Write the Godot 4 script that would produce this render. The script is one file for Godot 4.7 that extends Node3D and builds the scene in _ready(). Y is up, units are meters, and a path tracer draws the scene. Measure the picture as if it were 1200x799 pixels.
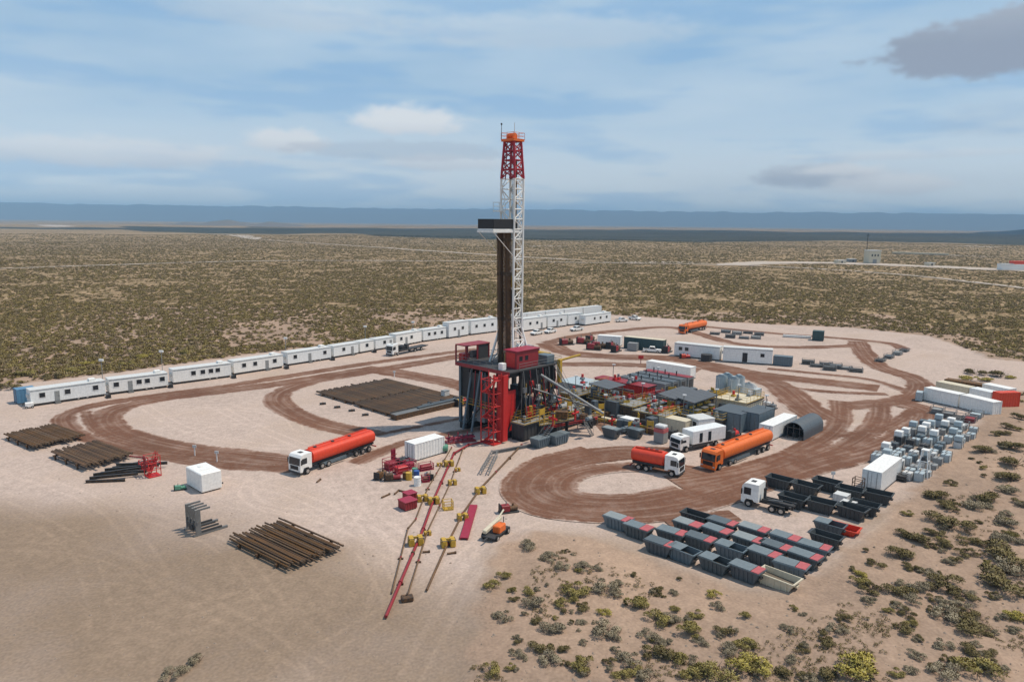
extends Node3D
# A drilling site on a desert plain, seen from a drone. Photo pixels (1200 x 799) are turned into points on the ground with gp().
const FOC := 850.0
const EYE := 37.0
const SITE := 47.0            # the site's grid is turned by this many degrees
var c_f: Vector3
var c_r: Vector3
var c_u: Vector3
var mats := {}
var names := {}
var rng := RandomNumberGenerator.new()
var unit_tube: ArrayMesh
var pad_poly: PackedVector2Array
var grime: ImageTexture
var streak: ImageTexture

# ---------------------------------------------------------------- pixels to places
func ray(px: float, py: float) -> Vector3:
	return c_f * FOC + c_r * (px - 600.0) - c_u * (py - 399.5)
func gp(px: float, py: float, h := 0.0) -> Vector3:
	var d := ray(px, py)
	return Vector3(0, EYE, 0) + d * ((h - EYE) / d.y)

# ---------------------------------------------------------------- mesh builder
class MB:
	var v := PackedVector3Array()
	var n := PackedVector3Array()
	var c := PackedColorArray()
	func tri(a: Vector3, b: Vector3, d: Vector3):
		var k := (d - a).cross(b - a).normalized()
		v.append_array([a, b, d]); n.append_array([k, k, k])
	func trin(a: Vector3, b: Vector3, d: Vector3, na: Vector3, nb: Vector3, nd: Vector3):
		if (d - a).cross(b - a).dot(na + nb + nd) < 0.0:
			v.append_array([a, d, b]); n.append_array([na, nd, nb])
		else:
			v.append_array([a, b, d]); n.append_array([na, nb, nd])
	func quad(a: Vector3, b: Vector3, d: Vector3, e: Vector3):
		tri(a, b, d); tri(a, d, e)
	func box(ctr: Vector3, s: Vector3, bs := Basis.IDENTITY) -> MB:
		return cbox(ctr, s, 0.0, bs)
	func cbox(ctr: Vector3, s: Vector3, b := 0.03, bs := Basis.IDENTITY) -> MB:
		var h := s * 0.5
		var ax := [Vector3.RIGHT, Vector3.UP, Vector3.BACK]
		for i in 3:
			var j := (i + 1) % 3
			var k := (i + 2) % 3
			for sg in [-1.0, 1.0]:
				var o: Vector3 = ax[i] * h[i] * sg
				var p: Vector3 = ax[j] * (h[j] - b)
				var q: Vector3 = ax[k] * (h[k] - b) * sg
				quad(ctr + bs * (o - p - q), ctr + bs * (o - p + q), ctr + bs * (o + p + q), ctr + bs * (o + p - q))
				if b > 0.0:
					for s2 in [-1.0, 1.0]:
						# bevel between face i(sg) and face j(s2)
						var e1: Vector3 = ax[i] * h[i] * sg + ax[j] * (h[j] - b) * s2
						var e2: Vector3 = ax[i] * (h[i] - b) * sg + ax[j] * h[j] * s2
						var w: Vector3 = ax[k] * (h[k] - b) * sg * s2
						quad(ctr + bs * (e1 - w), ctr + bs * (e1 + w), ctr + bs * (e2 + w), ctr + bs * (e2 - w))
		if b > 0.0:
			for sx in [-1.0, 1.0]:
				for sy in [-1.0, 1.0]:
					for sz in [-1.0, 1.0]:
						var sgn := Vector3(sx, sy, sz)
						var i0 := h - Vector3(b, b, b)
						var pa := Vector3(h.x, i0.y, i0.z) * sgn
						var pb := Vector3(i0.x, h.y, i0.z) * sgn
						var pc := Vector3(i0.x, i0.y, h.z) * sgn
						if sx * sy * sz < 0: tri(ctr + bs * pa, ctr + bs * pb, ctr + bs * pc)
						else: tri(ctr + bs * pa, ctr + bs * pc, ctr + bs * pb)
		return self
	func tube(a: Vector3, b: Vector3, r: float, k := 8, r2 := -1.0, cap := true) -> MB:
		if r2 < 0.0: r2 = r
		var d := (b - a).normalized()
		var s := d.cross(Vector3.UP if absf(d.y) < 0.9 else Vector3.RIGHT).normalized()
		var t := s.cross(d)
		for i in k:
			var a0 := TAU * i / k
			var a1 := TAU * (i + 1) / k
			var n0 := s * cos(a0) + t * sin(a0)
			var n1 := s * cos(a1) + t * sin(a1)
			trin(a + n0 * r, b + n0 * r2, b + n1 * r2, n0, n0, n1); trin(a + n0 * r, b + n1 * r2, a + n1 * r, n0, n1, n1)
			if cap:
				trin(a, a + n0 * r, a + n1 * r, -d, -d, -d); trin(b, b + n1 * r2, b + n0 * r2, d, d, d)
		return self
	# polygon in the XY plane pushed from z0 to z1
	func prism(poly: PackedVector2Array, z0: float, z1: float, smooth := false) -> MB:
		var m := poly.size()
		var idx := Geometry2D.triangulate_polygon(poly)
		for i in range(0, idx.size(), 3):
			var p := [poly[idx[i]], poly[idx[i + 1]], poly[idx[i + 2]]]
			trin(Vector3(p[0].x, p[0].y, z1), Vector3(p[1].x, p[1].y, z1), Vector3(p[2].x, p[2].y, z1), Vector3.BACK, Vector3.BACK, Vector3.BACK)
			trin(Vector3(p[0].x, p[0].y, z0), Vector3(p[1].x, p[1].y, z0), Vector3(p[2].x, p[2].y, z0), Vector3.FORWARD, Vector3.FORWARD, Vector3.FORWARD)
		var area := 0.0
		for i in m: area += poly[i].cross(poly[(i + 1) % m])
		var sg := 1.0 if area > 0.0 else -1.0
		for i in m:
			var a := poly[i]
			var b := poly[(i + 1) % m]
			var ea := b - a
			var eb := b - a
			if smooth:
				ea = b - poly[(i + m - 1) % m]
				eb = poly[(i + 2) % m] - a
			var na := Vector3(ea.y, -ea.x, 0).normalized() * sg
			var nb := Vector3(eb.y, -eb.x, 0).normalized() * sg
			trin(Vector3(a.x, a.y, z0), Vector3(a.x, a.y, z1), Vector3(b.x, b.y, z1), na, na, nb); trin(Vector3(a.x, a.y, z0), Vector3(b.x, b.y, z1), Vector3(b.x, b.y, z0), na, nb, nb)
		return self
	func xf(t: Transform3D) -> MB:
		for i in v.size():
			v[i] = t * v[i]; n[i] = (t.basis * n[i]).normalized()
		if t.basis.determinant() < 0.0:
			for i in range(0, v.size(), 3):
				var w := v[i + 1]
				v[i + 1] = v[i + 2]; v[i + 2] = w
				w = n[i + 1]
				n[i + 1] = n[i + 2]; n[i + 2] = w
		return self
	func mesh() -> ArrayMesh:
		var a := []
		a.resize(Mesh.ARRAY_MAX)
		a[Mesh.ARRAY_VERTEX] = v; a[Mesh.ARRAY_NORMAL] = n
		if c.size() == v.size() and c.size() > 0: a[Mesh.ARRAY_COLOR] = c
		var m := ArrayMesh.new()
		m.add_surface_from_arrays(Mesh.PRIMITIVE_TRIANGLES, a)
		return m

# ---------------------------------------------------------------- nodes
func numbered(s: String) -> String:
	if not names.has(s):
		names[s] = 0
		return s
	names[s] += 1
	return "%s_%03d" % [s, names[s]]
func tag(o, label, category, group = ""):
	o.set_meta("label", label); o.set_meta("category", category)
	if group != "": o.set_meta("group", group)
	return o
func thing(called, label, category, at := Vector3.ZERO, turn := 0.0, group = "") -> Node3D:
	var o := Node3D.new()
	o.name = numbered(called); add_child(o)
	o.position = at; o.rotation.y = turn
	return tag(o, label, category, group)
func part(called, mb, m, parent, at := Vector3.ZERO) -> MeshInstance3D:
	var o := MeshInstance3D.new()
	o.name = called if parent != self else numbered(called)
	o.mesh = mb.mesh() if mb is MB else mb
	o.material_override = m; o.position = at
	parent.add_child(o, true)
	return o
func strut(called, a: Vector3, b: Vector3, r: float, m, parent) -> MeshInstance3D:
	var o := MeshInstance3D.new()
	o.name = called; o.mesh = unit_tube; o.material_override = m
	var d := b - a
	var y := d.normalized()
	var x := y.cross(Vector3.UP if absf(y.y) < 0.9 else Vector3.RIGHT).normalized()
	o.transform = Transform3D(Basis(x * r, d, x.cross(y) * r), a)
	parent.add_child(o, true)
	return o
func structure(called, me, m, parent = self):
	var o = part(called, me, m, parent)
	o.set_meta("kind", "structure")
	return o
func dup(root: Node3D, at: Vector3, turn: float, label = "", group = "") -> Node3D:
	var r = root.duplicate()
	var base: String = root.get_meta("base") if root.has_meta("base") else str(root.name)
	r.name = numbered(base); add_child(r)
	r.position = at; r.rotation.y = turn
	if label != "": r.set_meta("label", label)
	if group != "": r.set_meta("group", group)
	return r
func lin(r: float, g: float, b: float) -> Color:
	return Color(r, g, b).linear_to_srgb()
func mat(key: String, col: Color, rough := 0.6, metal := 0.0, tex := "grime", sc := 0.25) -> StandardMaterial3D:
	if mats.has(key): return mats[key]
	var m := StandardMaterial3D.new()
	m.albedo_color = col.linear_to_srgb(); m.roughness = rough; m.metallic = metal
	if tex != "":
		m.albedo_texture = grime if tex == "grime" else streak
		m.uv1_triplanar = true; m.uv1_world_triplanar = false
		m.uv1_scale = Vector3.ONE * sc
	m.resource_name = key
	mats[key] = m
	return m
# a frame from the two ends of a thing's near lower edge: x along the edge, z towards the camera
func along(ax, ay, bx, by) -> Array:
	var a := gp(ax, ay)
	var b := gp(bx, by)
	return [a, atan2(-(b.z - a.z), b.x - a.x), a.distance_to(b)]
func su() -> Vector3:
	return Vector3(cos(deg_to_rad(SITE)), 0, -sin(deg_to_rad(SITE)))
func sv() -> Vector3:
	return Vector3(sin(deg_to_rad(SITE)), 0, cos(deg_to_rad(SITE)))

# ---------------------------------------------------------------- textures
func make_textures():
	var w := 512
	var f1 := FastNoiseLite.new(); f1.seed = 3; f1.frequency = 0.012; f1.fractal_octaves = 5
	var f2 := FastNoiseLite.new(); f2.seed = 9; f2.frequency = 0.08; f2.fractal_octaves = 3
	var a := f1.get_seamless_image(w, w)
	var b := f2.get_seamless_image(w, w)
	var da := a.get_data()
	var db := b.get_data()
	var o := PackedByteArray(); o.resize(w * w * 3)
	for i in w * w:
		var g: float = 0.925 + 0.075 * clampf((da[i] / 255.0) * 1.5 - 0.2, 0, 1)
		if db[i] < 60: g *= 0.965
		o[i * 3] = int(255 * g); o[i * 3 + 1] = int(255 * g * 0.985); o[i * 3 + 2] = int(255 * g * 0.96)
	grime = ImageTexture.create_from_image(Image.create_from_data(w, w, false, Image.FORMAT_RGB8, o))
	# rust: brown to dark patches
	for i in w * w:
		var t: float = clampf((da[i] / 255.0) * 2.2 - 0.6, 0, 1)
		var s: float = 0.75 + 0.25 * db[i] / 255.0
		o[i * 3] = int(255 * s * lerpf(0.62, 1.0, t)); o[i * 3 + 1] = int(255 * s * lerpf(0.60, 0.86, t)); o[i * 3 + 2] = int(255 * s * lerpf(0.60, 0.68, t))
	streak = ImageTexture.create_from_image(Image.create_from_data(w, w, false, Image.FORMAT_RGB8, o))

# ---------------------------------------------------------------- sky
func make_sky() -> Sky:
	var W := 2560
	var Hh := 1280
	var n1 := FastNoiseLite.new(); n1.seed = 21; n1.frequency = 1.0; n1.fractal_octaves = 5
	var n2 := FastNoiseLite.new(); n2.seed = 5; n2.frequency = 1.0; n2.fractal_octaves = 4
	var o := PackedByteArray(); o.resize(W * Hh * 3)
	# lens-shaped clouds: azimuth, height, half width, half height (degrees), brightness, weight
	var lens := []
	for q in [[478, 143, 84, 24, 1.0, 0.95], [338, 167, 58, 19, 0.95, 0.9], [110, 180, 190, 22, 0.9, 0.75], [520, 192, 95, 14, 0.86, 0.6], [962, 208, 82, 19, 0.3, 0.7], [1040, 217, 80, 18, 0.95, 0.75], [985, 200, 60, 9, 1.0, 0.8], [1190, 57, 134, 36, -0.1, 1.0], [1240, 42, 90, 40, 0.0, 1.0], [470, 178, 140, 14, -0.1, 0.22], [1060, 182, 150, 7, 0.85, 0.4], [1190, 140, 90, 26, 0.12, 0.12], [330, 20, 160, 22, 0.7, 0.3], [640, 40, 220, 26, 0.8, 0.35]]:
		var d := ray(q[0], q[1]).normalized()
		lens.append([rad_to_deg(atan2(d.x, -d.z)), rad_to_deg(asin(d.y)), q[2] / 14.8, q[3] / 14.8, q[4], q[5]])
	var r2 := RandomNumberGenerator.new(); r2.seed = 77
	for k in 44:
		var az := r2.randf_range(40, 320)
		if az > 180: az -= 360
		lens.append([az, r2.randf_range(2.5, 26), r2.randf_range(3, 11), r2.randf_range(0.8, 2.2), r2.randf_range(0.3, 1.0), r2.randf_range(0.3, 0.9)])
	var bands := []                           # lenses by column, so that each pixel looks at few
	for cx in 72:
		var l := []
		for q in lens:
			var da: float = absf(fposmod(cx * 5.0 - 180.0 + 2.5 - q[0] + 180.0, 360.0) - 180.0)
			if da < q[2] * 1.5 + 3.0: l.append(q)
		bands.append(l)
	var top := Vector3(0.44, 0.60, 0.80)
	var mid := Vector3(0.635, 0.76, 0.872)
	var low := Vector3(0.92, 0.955, 0.97)
	for y in Hh:
		var el := 90.0 - (y + 0.5) * 180.0 / Hh
		if el < -1.0:
			for x in W:
				var i0 := (y * W + x) * 3
				o[i0] = 150; o[i0 + 1] = 135; o[i0 + 2] = 120
			continue
		var e := maxf(el, 0.0)
		var base := low.lerp(mid, smoothstep(0.0, 12.0, e)).lerp(top, smoothstep(14.0, 75.0, e))
		var py := sin(deg_to_rad(e))
		var step := 1 if el < 32.0 else 4
		for x in range(0, W, step):
			var az := fposmod((x + 0.5) * 360.0 / W, 360.0)
			if az > 180.0: az -= 360.0
			var ar := deg_to_rad(az)
			# the veil lies on a high flat layer: look it up where the ray meets it
			var rr := 1.0 / (py + 0.16)
			var p := Vector3(sin(ar) * rr * 1.1, cos(ar) * rr * 1.1, 0.0)
			var v := n1.get_noise_2d(p.x * 0.55 + 4.0, p.y * 0.9)
			var vf := n2.get_noise_2d(az * 0.035, e * 0.22) * 0.7 + n1.get_noise_2d(az * 0.12 + 31.0, e * 0.9) * 0.3
			var k := clampf(0.42 + v * 1.1 + vf * 0.35, 0.0, 1.0)
			var col := base.lerp(Vector3(0.82, 0.875, 0.92), k * 0.52)
			col = col.lerp(Vector3(0.49, 0.68, 0.875), clampf(-vf * 1.2 - 0.05, 0.0, 0.30))
			for q in bands[clampi(int((az + 180.0) / 5.0), 0, 71)]:
				var dx: float = (fposmod(az - q[0] + 180.0, 360.0) - 180.0) / q[2]
				var dy: float = (e - q[1]) / q[3]
				if dy < -1.6 or dy > 1.6 or absf(dx) > 1.4: continue
				var wob := n2.get_noise_2d(az * 0.30 + q[0], e * 0.9) * 0.24 + n1.get_noise_2d(az * 0.9 + 9.0, e * 2.6) * 0.12
				var dd := sqrt(dx * dx + (dy * dy if dy > 0.0 else dy * dy * 1.9)) + wob
				var m: float = smoothstep(0.98, 0.98 - 0.5 * (0.5 if q[4] < 0.05 else 1.0), dd) * q[5]
				if m <= 0.0: continue
				var body: float = q[4]
				var lit := Vector3(0.60, 0.645, 0.715).lerp(Vector3(0.90, 0.915, 0.93), clampf(body + dy * 0.30, 0.0, 1.0))
				col = col.lerp(lit, m)
			for s in step:
				var i := (y * W + x + s) * 3
				o[i] = int(255.0 * clampf(col.x, 0, 1)); o[i + 1] = int(255.0 * clampf(col.y, 0, 1)); o[i + 2] = int(255.0 * clampf(col.z, 0, 1))
	var pm := PanoramaSkyMaterial.new()
	pm.panorama = ImageTexture.create_from_image(Image.create_from_data(W, Hh, false, Image.FORMAT_RGB8, o))
	var sk := Sky.new()
	sk.sky_material = pm
	return sk

# ---------------------------------------------------------------- ground
const GX0 := -160.0
const GX1 := 160.0
const GZ0 := -310.0
const GZ1 := -30.0
const GW := 2048
const GH := 1792
var wet := PackedByteArray()
var dry := PackedByteArray()
var tracks := []
func spline(pts: Array, step := 0.35) -> PackedVector2Array:
	var cv := Curve2D.new()
	var w := []
	for p in pts:
		var g := gp(p[0], p[1])
		w.append(Vector2(g.x, g.z))
	for i in w.size():
		var t: Vector2 = (w[mini(i + 1, w.size() - 1)] - w[maxi(i - 1, 0)]) / 6.0
		cv.add_point(w[i], -t, t)
	cv.bake_interval = step
	return cv.get_baked_points()
func stamp(line: PackedVector2Array, half: float, strength: float, nz: FastNoiseLite, arr: PackedByteArray, soft := 0.5) -> PackedByteArray:
	var sx := GW / (GX1 - GX0)
	var sy := GH / (GZ1 - GZ0)
	var along_m := 0.0
	for i in line.size() - 1:
		var a := line[i]
		var b := line[i + 1]
		var d := (b - a)
		var L := d.length()
		if L < 1e-4: continue
		d /= L
		var s := Vector2(-d.y, d.x)
		var ns := maxi(1, int(ceil(L / 0.09)))
		for j in ns:
			var p := a + d * (L * j / ns)
			var wob := nz.get_noise_2d(p.x * 1.4, p.y * 1.4) * 0.7
			var hw := half * (1.0 + 0.22 * nz.get_noise_2d(p.x * 0.4 + 50.0, p.y * 0.4)) + wob * 0.4
			var nt := int(ceil(hw * 2.0 / 0.09))
			for t in nt:
				var off := -hw + 2.0 * hw * (t + 0.5) / nt
				var q := p + s * off
				var xi := int((q.x - GX0) * sx)
				var yi := int((q.y - GZ0) * sy)
				if xi < 0 or yi < 0 or xi >= GW or yi >= GH: continue
				var edge := clampf((hw - absf(off)) / (soft * (0.8 + 2.2 * absf(wob))) + 0.5 * nz.get_noise_2d(q.x * 5.0, q.y * 5.0), 0.0, 1.0)
				var rut := 0.82 + 0.46 * nz.get_noise_2d(off * 4.6 + half * 13.0, along_m * 0.10 + 7.0) + 0.30 * nz.get_noise_2d(q.x * 0.55, q.y * 0.55)
				var val := int(clampf(edge * rut * strength, 0.0, 1.0) * 255.0)
				var k := yi * GW + xi
				if val > arr[k]: arr[k] = val
			along_m += L / ns
	return arr
func fill(poly: PackedVector2Array, arr: PackedByteArray, nz: FastNoiseLite) -> PackedByteArray:
	for y in GH:
		var z := GZ0 + (y + 0.5) * (GZ1 - GZ0) / GH
		var xs := []
		for i in poly.size():
			var a := poly[i]
			var b := poly[(i + 1) % poly.size()]
			if (a.y > z) != (b.y > z):
				var x := a.x + (z - a.y) / (b.y - a.y) * (b.x - a.x)
				xs.append(x + nz.get_noise_2d(x * 0.5, z * 1.1) * 1.6 + nz.get_noise_2d(x * 3.0, z * 4.0) * 0.5)
		xs.sort()
		for i in range(0, xs.size() - 1, 2):
			var x0 := clampi(int((xs[i] - GX0) / (GX1 - GX0) * GW), 0, GW)
			var x1 := clampi(int((xs[i + 1] - GX0) / (GX1 - GX0) * GW), 0, GW)
			for x in range(x0, x1): arr[y * GW + x] = 255
	return arr
func in_pad(x: float, z: float) -> bool:
	return Geometry2D.is_point_in_polygon(Vector2(x, z), pad_poly)
func make_ground():
	var nz := FastNoiseLite.new(); nz.seed = 12; nz.frequency = 0.25; nz.fractal_octaves = 3
	wet.resize(GW * GH); dry.resize(GW * GH)
	# brown damp wheel tracks: centre lines in photo pixels and half widths in metres
	tracks = [
		[[[560, 409], [520, 414], [430, 426], [330, 442], [260, 453], [180, 464], [120, 473], [86, 482], [74, 491], [84, 505], [120, 519], [180, 532], [260, 544], [345, 549]], 2.1],
		[[[440, 431], [330, 449], [260, 458], [190, 467], [140, 478], [124, 490], [134, 504], [170, 516], [230, 528], [300, 536], [350, 541]], 3.0],
		[[[100, 482], [104, 494], [116, 507], [150, 519], [215, 531]], 1.2],
		[[[545, 416], [500, 424], [440, 434], [370, 446], [333, 458], [325, 470], [345, 485], [385, 499], [440, 510]], 2.9],
		[[[425, 431], [470, 438], [520, 447], [552, 455]], 3.6],
		[[[415, 543], [440, 532], [475, 519], [530, 508], [580, 500]], 1.6],
		[[[440, 510], [500, 498], [572, 484]], 0.9],
		[[[640, 402], [665, 413], [720, 418], [785, 420], [830, 428], [890, 439], [960, 447], [1030, 455]], 4.2],
		[[[640, 402], [680, 393], [730, 387], [790, 384], [860, 402], [930, 407], [1005, 405]], 2.6],
		[[[655, 427], [720, 427], [780, 430], [820, 434]], 3.0],
		[[[830, 430], [880, 440], [912, 452], [930, 465], [945, 478], [968, 492]], 4.2],
		[[[800, 380], [900, 390], [980, 396], [1040, 402], [1060, 409]], 2.2],
		[[[1005, 400], [1012, 412], [1030, 429], [1068, 442], [1080, 453], [1064, 467], [1025, 473], [985, 476]], 3.2],
		[[[900, 432], [960, 438], [1020, 445], [1062, 458]], 1.5],
		[[[910, 452], [970, 459], [1040, 462]], 1.4],
		[[[985, 470], [985, 490], [975, 506], [940, 528], [900, 545]], 2.5],
		[[[1032, 473], [1030, 490], [1016, 508], [980, 530]], 2.3],
		[[[1040, 470], [1076, 478], [1088, 489], [1066, 508], [1022, 528], [950, 546], [880, 566], [800, 587], [720, 596], [660, 594], [628, 584], [618, 570], [634, 552], [680, 537], [740, 530], [800, 532]], 3.4],
		[[[800, 575], [740, 586], [680, 584], [658, 572], [672, 557], [720, 548], [790, 549], [830, 556]], 2.3],
		[[[1000, 535], [920, 560], [850, 584], [780, 603], [700, 606], [632, 598], [604, 580], [606, 560], [636, 540], [690, 527]], 2.0],
		[[[790, 566], [830, 561], [880, 552], [930, 538], [975, 522]], 3.4],
		[[[1075, 478], [1040, 500], [985, 512]], 1.5],
		[[[780, 612], [830, 607], [862, 604]], 1.7],
	]
	for t in tracks:
		wet = stamp(spline(t[0]), t[1], 1.0, nz, wet, 0.45)
	# spilt mud round the tanks beside the rig
	for q in [[[[625, 505], [690, 488], [760, 478], [800, 470]], 4.5], [[[640, 480], [700, 470], [760, 462]], 4.0], [[[700, 500], [770, 498], [830, 488], [880, 480]], 4.5], [[[740, 470], [800, 485], [850, 498]], 5.0], [[[575, 470], [600, 490], [620, 500]], 6.0], [[[560, 480], [590, 470], [620, 475]], 5.0]]:
		wet = stamp(spline(q[0]), q[1], 0.9, nz, wet, 2.5)
	# faint wheel marks on the dry sand: paler and darker pairs
	var marks := [[[345, 556], [300, 562], [290, 580], [320, 597], [380, 600], [410, 588], [396, 572], [370, 562]], [[425, 545], [440, 570], [470, 610], [500, 640]], [[395, 560], [420, 600], [450, 650], [440, 720]], [[250, 560], [330, 575], [420, 612]], [[600, 600], [560, 640], [480, 700], [380, 760]], [[640, 615], [570, 650], [520, 720], [480, 799]], [[160, 600], [260, 640], [330, 720]], [[180, 490], [250, 478], [330, 486], [350, 505]], [[200, 515], [260, 500], [340, 498]], [[40, 560], [130, 600], [200, 700]], [[920, 690], [985, 640], [1060, 590]], [[910, 700], [1010, 720], [1060, 760], [1050, 799]], [[880, 430], [960, 420], [1100, 440], [1200, 450]], [[0, 640], [120, 650], [260, 720], [380, 790]], [[0, 590], [90, 640], [120, 740]], [[430, 560], [400, 620], [300, 690], [200, 720]], [[410, 575], [432, 602], [470, 632], [505, 650]], [[400, 585], [425, 618], [465, 655]], [[620, 530], [600, 560], [590, 600], [560, 660], [500, 760]], [[650, 612], [600, 632], [560, 700]], [[270, 590], [350, 610], [420, 640], [470, 720]], [[20, 690], [160, 680], [300, 740], [350, 799]], [[160, 470], [210, 500], [290, 520], [350, 525]], [[240, 470], [300, 500], [360, 525]], [[880, 612], [940, 640], [990, 628]], [[1000, 500], [1045, 498]], [[560, 470], [480, 540], [420, 620]], [[930, 470], [990, 440], [1090, 410]]]
	for m in marks:
		var l := spline(m, 0.5)
		for off in [-1.0, 1.0]:
			var l2 := PackedVector2Array()
			for i in l.size() - 1:
				var d := (l[i + 1] - l[i]).normalized()
				l2.append(l[i] + Vector2(-d.y, d.x) * off * 0.95)
			dry = stamp(l2, 0.30, 0.85, nz, dry, 0.25)
	# the levelled pad, with a ragged edge
	pad_poly = PackedVector2Array()
	for p in [[-500, 470], [0, 452], [60, 446], [140, 436], [300, 414], [420, 401], [520, 389], [640, 374], [720, 369], [790, 374], [900, 380], [1000, 384], [1090, 394], [1125, 405], [1160, 420], [1290, 432], [1290, 448], [1190, 460], [1150, 495], [1100, 548], [1062, 588], [1010, 640], [975, 672], [915, 703], [860, 694], [800, 672], [740, 650], [690, 632], [625, 626], [592, 640], [572, 668], [556, 720], [545, 830], [300, 900], [-200, 900], [-500, 700]]:
		var g := gp(p[0], minf(p[1], 830.0))
		pad_poly.append(Vector2(g.x, g.z))
	var pad := PackedByteArray(); pad.resize(GW * GH)
	pad = fill(pad_poly, pad, nz)
	var pim := Image.create_from_data(GW, GH, false, Image.FORMAT_L8, pad)
	pim.resize(GW / 8, GH / 8, Image.INTERPOLATE_LANCZOS); pim.resize(GW, GH, Image.INTERPOLATE_CUBIC)
	pad = pim.get_data()
	# browner tone over the near ground, blurred wide and broken up by noise
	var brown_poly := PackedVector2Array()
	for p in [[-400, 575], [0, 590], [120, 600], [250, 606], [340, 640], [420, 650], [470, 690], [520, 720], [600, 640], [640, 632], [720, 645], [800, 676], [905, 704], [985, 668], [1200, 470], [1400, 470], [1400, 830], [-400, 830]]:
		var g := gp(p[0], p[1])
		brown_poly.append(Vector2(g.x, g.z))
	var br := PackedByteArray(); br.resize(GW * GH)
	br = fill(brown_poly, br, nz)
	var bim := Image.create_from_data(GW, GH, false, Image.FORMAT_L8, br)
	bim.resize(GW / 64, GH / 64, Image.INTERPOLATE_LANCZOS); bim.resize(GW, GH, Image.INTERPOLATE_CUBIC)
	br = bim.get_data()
	var na := FastNoiseLite.new(); na.seed = 2; na.frequency = 0.006; na.fractal_octaves = 5
	var nb := FastNoiseLite.new(); nb.seed = 8; nb.frequency = 0.09; nb.fractal_octaves = 4
	var nc := FastNoiseLite.new(); nc.seed = 18; nc.frequency = 0.4; nc.fractal_octaves = 2
	var da := na.get_image(GW, GH).get_data()
	var db := nb.get_image(GW, GH).get_data()
	var dc := nc.get_image(GW, GH).get_data()
	var o := PackedByteArray(); o.resize(GW * GH * 3)
	var i3 := 0
	for i in GW * GH:
		var a: float = da[i] * 0.00392
		var g: float = (0.875 + 0.13 * a + (db[i] - 128) * 0.0005 + (dc[i] - 128) * 0.0008) * (1.0 + dry[i] * 0.00022)
		var p: float = pad[i] * 0.00392
		var w: float = wet[i] * 0.00392
		w = minf(w * (0.98 + (db[i] - 110) * 0.0022), 1.0)
		# sRGB bytes of the scrub soil, the pale pad, the browner near tone and the damp track
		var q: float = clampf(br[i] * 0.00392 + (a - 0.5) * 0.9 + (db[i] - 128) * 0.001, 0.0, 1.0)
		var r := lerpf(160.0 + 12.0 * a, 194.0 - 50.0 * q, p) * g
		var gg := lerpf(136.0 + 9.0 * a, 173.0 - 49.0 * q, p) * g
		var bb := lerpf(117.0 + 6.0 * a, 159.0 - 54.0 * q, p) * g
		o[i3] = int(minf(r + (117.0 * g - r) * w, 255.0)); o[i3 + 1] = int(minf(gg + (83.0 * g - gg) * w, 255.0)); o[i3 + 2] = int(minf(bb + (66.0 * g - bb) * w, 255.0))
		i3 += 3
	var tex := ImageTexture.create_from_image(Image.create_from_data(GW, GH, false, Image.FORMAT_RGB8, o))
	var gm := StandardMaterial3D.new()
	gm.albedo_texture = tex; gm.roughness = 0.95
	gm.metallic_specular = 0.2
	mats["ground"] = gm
	# the sheet itself: flat on the pad, uneven in the scrub, a low bank along the pad's edge
	var nx := 320
	var nzz := 280
	var hgt := FastNoiseLite.new(); hgt.seed = 31; hgt.frequency = 0.06; hgt.fractal_octaves = 4
	bank = [gp(1190, 460), gp(1150, 495), gp(1100, 548), gp(1062, 588), gp(1010, 640), gp(975, 672), gp(915, 703), gp(860, 694), gp(800, 672), gp(740, 650), gp(690, 632), gp(625, 626), gp(592, 640), gp(572, 668), gp(556, 720)]
	var V := PackedVector3Array()
	var U := PackedVector2Array()
	var I := PackedInt32Array()
	for j in nzz + 1:
		for i in nx + 1:
			var x := GX0 + (GX1 - GX0) * i / nx
			var z := GZ0 + (GZ1 - GZ0) * j / nzz
			var h := 0.0
			var dist := 1e9
			for k in bank.size() - 1:
				var q := Geometry2D.get_closest_point_to_segment(Vector2(x, z), Vector2(bank[k].x, bank[k].z), Vector2(bank[k + 1].x, bank[k + 1].z))
				dist = minf(dist, q.distance_to(Vector2(x, z)))
			var inside := in_pad(x, z)
			if not inside:
				h = clampf(dist / 4.0, 0.0, 1.0) * (0.30 + 0.55 * hgt.get_noise_2d(x, z)) if dist < 60.0 else 0.05
				h = maxf(h, 0.0)
			if not inside or dist < 1.8: h += 0.42 * exp(-pow((dist - 0.4) / 1.0, 2.0)) * (0.7 + 0.6 * hgt.get_noise_2d(x * 3.0, z * 3.0))
			V.append(Vector3(x, h, z)); U.append(Vector2(float(i) / nx, float(j) / nzz))
	for j in nzz:
		for i in nx:
			var k := j * (nx + 1) + i
			I.append_array([k, k + 1, k + nx + 2, k, k + nx + 2, k + nx + 1])
	var st := SurfaceTool.new()
	var arr := []
	arr.resize(Mesh.ARRAY_MAX)
	arr[Mesh.ARRAY_VERTEX] = V; arr[Mesh.ARRAY_TEX_UV] = U; arr[Mesh.ARRAY_INDEX] = I
	var am := ArrayMesh.new()
	am.add_surface_from_arrays(Mesh.PRIMITIVE_TRIANGLES, arr)
	st.create_from(am, 0); st.generate_normals()
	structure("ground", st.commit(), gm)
	gheight = V
	# the tracks as sheets of their own, in the colours of the ground below them
	var lift := 0.004
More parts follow.
